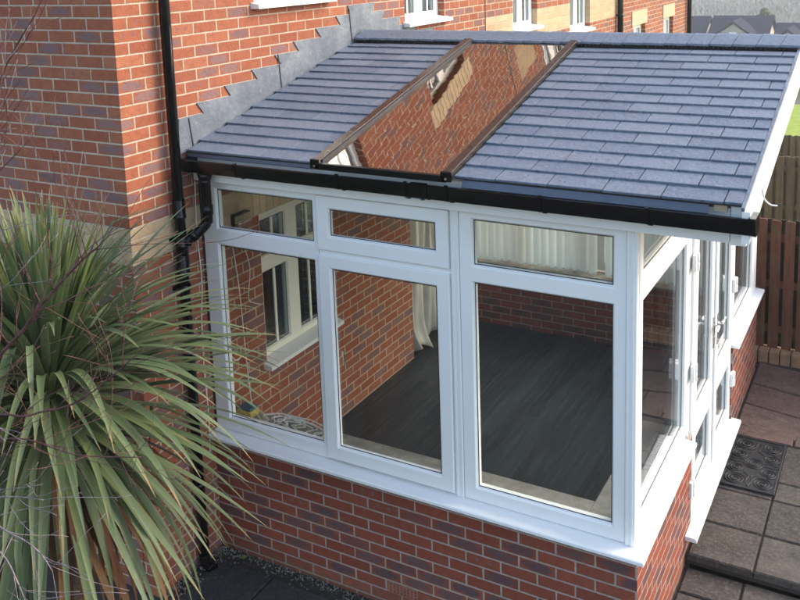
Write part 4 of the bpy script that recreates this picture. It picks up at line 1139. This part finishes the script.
for i in range(110):
    az = rnd.uniform(0, 6.28); e0 = math.radians(rnd.uniform(-60, -15)); zz = CZ-.12-rnd.random()*.42
    leaf(bm, uvl, (CX+.06*math.cos(az), CY+.06*math.sin(az), zz), az, e0, rnd.uniform(.6, 1.0), .034, rnd.uniform(.6, 1.1), rnd, 10, rnd.uniform(-.6, .6))
t = NT('dead_leaf'); g = t.geo(); t.bsdf(t.ramp(g['Random Per Island'], [(0., (.075,.026,.010)), (.5, (.13,.055,.022)), (1., (.18,.10,.045))]), .75, None, .3)
obj('dead_leaves', bm, t.m, PL)
bm = NB(); tube(bm, [(CX+.03, CY, ZL-.05), (CX+.01, CY, -.2), (CX, CY, .5), (CX, CY, CZ+.1)], [.11, .085, .08, .06], 16)
t = NT('palm_bark'); g = t.geo(); n = t.noise(g[0], 30., 5, .7); t.bsdf(t.mix(n, (.05,.035,.025), (.16,.11,.075)), .9, t.bump(n, .8, .02)); obj('trunk', bm, t.m, PL, smooth=True)

# ================================================================== BARE SHRUB in front, left
SH = thing('bare_shrub', 'leafless shrub with thin reddish brown twigs in front of the palm', 'shrub', (.45, -2.35, ZL))
t = NT('red_twig'); g = t.geo(); n = t.noise(g[0], 20., 4, .6); t.bsdf(t.mix(t.mr(n, .35, .65), (.060,.020,.018), (.12,.055,.050)), .6, None, .4); M['twig'] = t.m
t = NT('grey_twig'); g = t.geo(); n = t.noise(g[0], 25., 4, .6); t.bsdf(t.mix(t.mr(n, .35, .65), (.15,.12,.13), (.27,.22,.23)), .7, None, .3); M['twig2'] = t.m
rnd = random.Random(33)
def grow(bm, p, d, L_, r, depth):
    n = 7; pts = [Vector(p)]; d = Vector(d).normalized()
    rs = [r]
    for i in range(n):
        d = (d + Vector((rnd.uniform(-1, 1), rnd.uniform(-.6, .6), rnd.uniform(-1, 1)))*.13).normalized()
        pts.append(pts[-1]+d*L_/n); rs.append(max(.0010, r*(1-.75*(i+1)/n)))
        if depth > 0 and i >= 1 and rnd.random() < .66:
            s = Vector((rnd.uniform(-1, 1), rnd.uniform(-.7, .7), rnd.uniform(-.5, 1)))
            grow(bm, pts[-1], d*.75+s*.75, L_*rnd.uniform(.30, .58), rs[-1]*.62, depth-1)
    tube(bm, pts, rs, 6)
def guided(bm, path, r, depth=2):
    pts = spline(path, 5); n = len(pts); rs = [max(.0016, r*(1-.72*i/n)) for i in range(n)]
    tube(bm, pts, rs, 7)
    for i in range(2, n):
        if rnd.random() < .85:
            d = (pts[i]-pts[i-1]).normalized(); s = Vector((rnd.uniform(-1, 1), rnd.uniform(-.6, .6), rnd.uniform(-.4, 1)))
            grow(bm, pts[i], d*.6+s*.8, rnd.uniform(.18, .46), rs[i]*.5, depth-1)
bm = NB()
y = -2.25
guided(bm, [(.45, -2.35, ZL), (.52, y, .3), (.70, y, 1.2), (.931, y, 1.733), (1.167, y, 1.97), (1.317, y, 2.119), (1.53, y, 2.30), (1.62, y, 2.36)], .011)
guided(bm, [(.40, -2.35, ZL), (.45, y, .6), (.62, y, 1.5), (.85, y, 2.2), (1.0, y, 2.6), (1.20, y, 2.95), (1.42, y, 3.18)], .008)
guided(bm, [(.42, -2.3, ZL), (.50, y, .8), (.75, y, 1.55), (.90, y, 2.15), (1.02, y, 2.62), (1.04, y, 3.0)], .007)
guided(bm, [(.42, -2.35, ZL), (.55, y, .4), (.85, y, 1.45), (1.15, y, 1.62), (1.45, y, 1.75), (1.80, y, 2.02)], .007)
guided(bm, [(.42, -2.35, ZL), (.46, y, .5), (.70, y, 1.30), (1.05, y, 1.50), (1.40, y, 1.52), (1.75, y, 1.60)], .006)
obj('branches', bm, M['twig'], SH, label='reddish brown branches')
bm = NB(); y = -2.35
guided(bm, [(.43, -2.38, ZL), (.50, y, .3), (.80, y, 1.08), (1.03, y, 1.06), (1.12, y, .95), (1.16, y, .86)], .006, 1)
guided(bm, [(.43, -2.38, ZL), (.52, y, .5), (.86, y, 1.12), (1.12, y, 1.165), (1.26, y, 1.14), (1.33, y, 1.08)], .0055, 1)
guided(bm, [(.43, -2.38, ZL), (.50, y, .6), (.86, y, 1.20), (1.10, y, 1.32), (1.32, y, 1.37)], .005, 1)
guided(bm, [(.40, -2.4, ZL), (.45, y, .7), (.72, y, 1.8), (.95, y, 2.4), (1.10, y, 2.7), (1.32, y, 3.25)], .0055, 2)
guided(bm, [(.40, -2.4, ZL), (.48, y, .8), (.80, y, 1.7), (1.00, y, 2.1), (1.24, y, 2.75), (1.30, y, 3.2)], .005, 2)
obj('branches', bm, M['twig2'], SH, label='grey twigs')

# ================================================================== LIGHT, SKY, HAZE
world = bpy.data.worlds.new('World'); bpy.context.scene.world = world; world.use_nodes = True
wt = world.node_tree; wt.nodes.clear()
SUN_AZ, SUN_EL = math.radians(50), math.radians(33)     # azimuth from +y towards +x
sky = wt.nodes.new('ShaderNodeTexSky'); sky.sky_type = 'NISHITA'; sky.sun_disc = False
sky.sun_elevation = SUN_EL; sky.sun_rotation = SUN_AZ; sky.air_density = 1.2; sky.dust_density = 3.0; sky.ozone_density = .7
bg = wt.nodes.new('ShaderNodeBackground'); bg.inputs[1].default_value = .15
wo = wt.nodes.new('ShaderNodeOutputWorld'); wt.links.new(sky.outputs[0], bg.inputs[0]); wt.links.new(bg.outputs[0], wo.inputs[0])
sun = bpy.data.lights.new('sun', 'SUN'); sun.energy = .5; sun.angle = math.radians(20); sun.color = (1., .93, .84)
so = bpy.data.objects.new('sun', sun); C.objects.link(so)
sd = Vector((math.sin(SUN_AZ)*math.cos(SUN_EL), math.cos(SUN_AZ)*math.cos(SUN_EL), math.sin(SUN_EL)))
so.rotation_euler = sd.to_track_quat('Z', 'Y').to_euler()
# pale air over the valley
HAZE = True
if HAZE:
    bm = boxb(-1600, 1600, -70, 1600, -40, 62)
    t = NT('haze_air'); t.t.nodes.remove(t.out); t.out = t.n('ShaderNodeOutputMaterial')
    v = t.n('ShaderNodeVolumePrincipled'); v.inputs['Color'].default_value = (.93,.95,1.,1); v.inputs['Density'].default_value = .0014; v.inputs['Anisotropy'].default_value = .3
    t.l(v.outputs[0], t.out.inputs['Volume'])
    o = obj('haze', bm, t.m, None); o['kind'] = 'stuff'; o['label'] = 'pale winter haze over the valley'; o['category'] = 'haze'

# ================================================================== CAMERA (fitted to the brick courses)
sc_ = bpy.context.scene
cam = bpy.data.cameras.new('camera'); co = bpy.data.objects.new('camera', cam); C.objects.link(co); sc_.camera = co
yaw, pit, rol = -.5101, -.1595, -.0315
f = Vector((math.sin(yaw)*math.cos(pit), math.cos(yaw)*math.cos(pit), math.sin(pit)))
rt = f.cross(Vector((0, 0, 1))).normalized(); up = rt.cross(f)
r2 = rt*math.cos(rol)+up*math.sin(rol); u2 = -rt*math.sin(rol)+up*math.cos(rol)
m = Matrix(((r2.x, u2.x, -f.x), (r2.y, u2.y, -f.y), (r2.z, u2.z, -f.z))).to_4x4(); m.translation = (4.0686, -4.3681, 3.3193)
co.matrix_world = m
cam.sensor_width = 36.; cam.lens = 904.4/800*36; cam.shift_x = -9.97/800; cam.shift_y = -195.58/800
cam.clip_start = .05; cam.clip_end = 4000
sc_.view_settings.view_transform = 'Standard'; sc_.view_settings.look = 'None'; sc_.view_settings.exposure = 1.78; sc_.view_settings.gamma = 1.
sc_.view_settings.use_curve_mapping = False
sc_.cycles.max_bounces = 7; sc_.cycles.diffuse_bounces = 4; sc_.cycles.transparent_max_bounces = 20; sc_.cycles.glossy_bounces = 4; sc_.cycles.transmission_bounces = 8; sc_.cycles.volume_bounces = 0
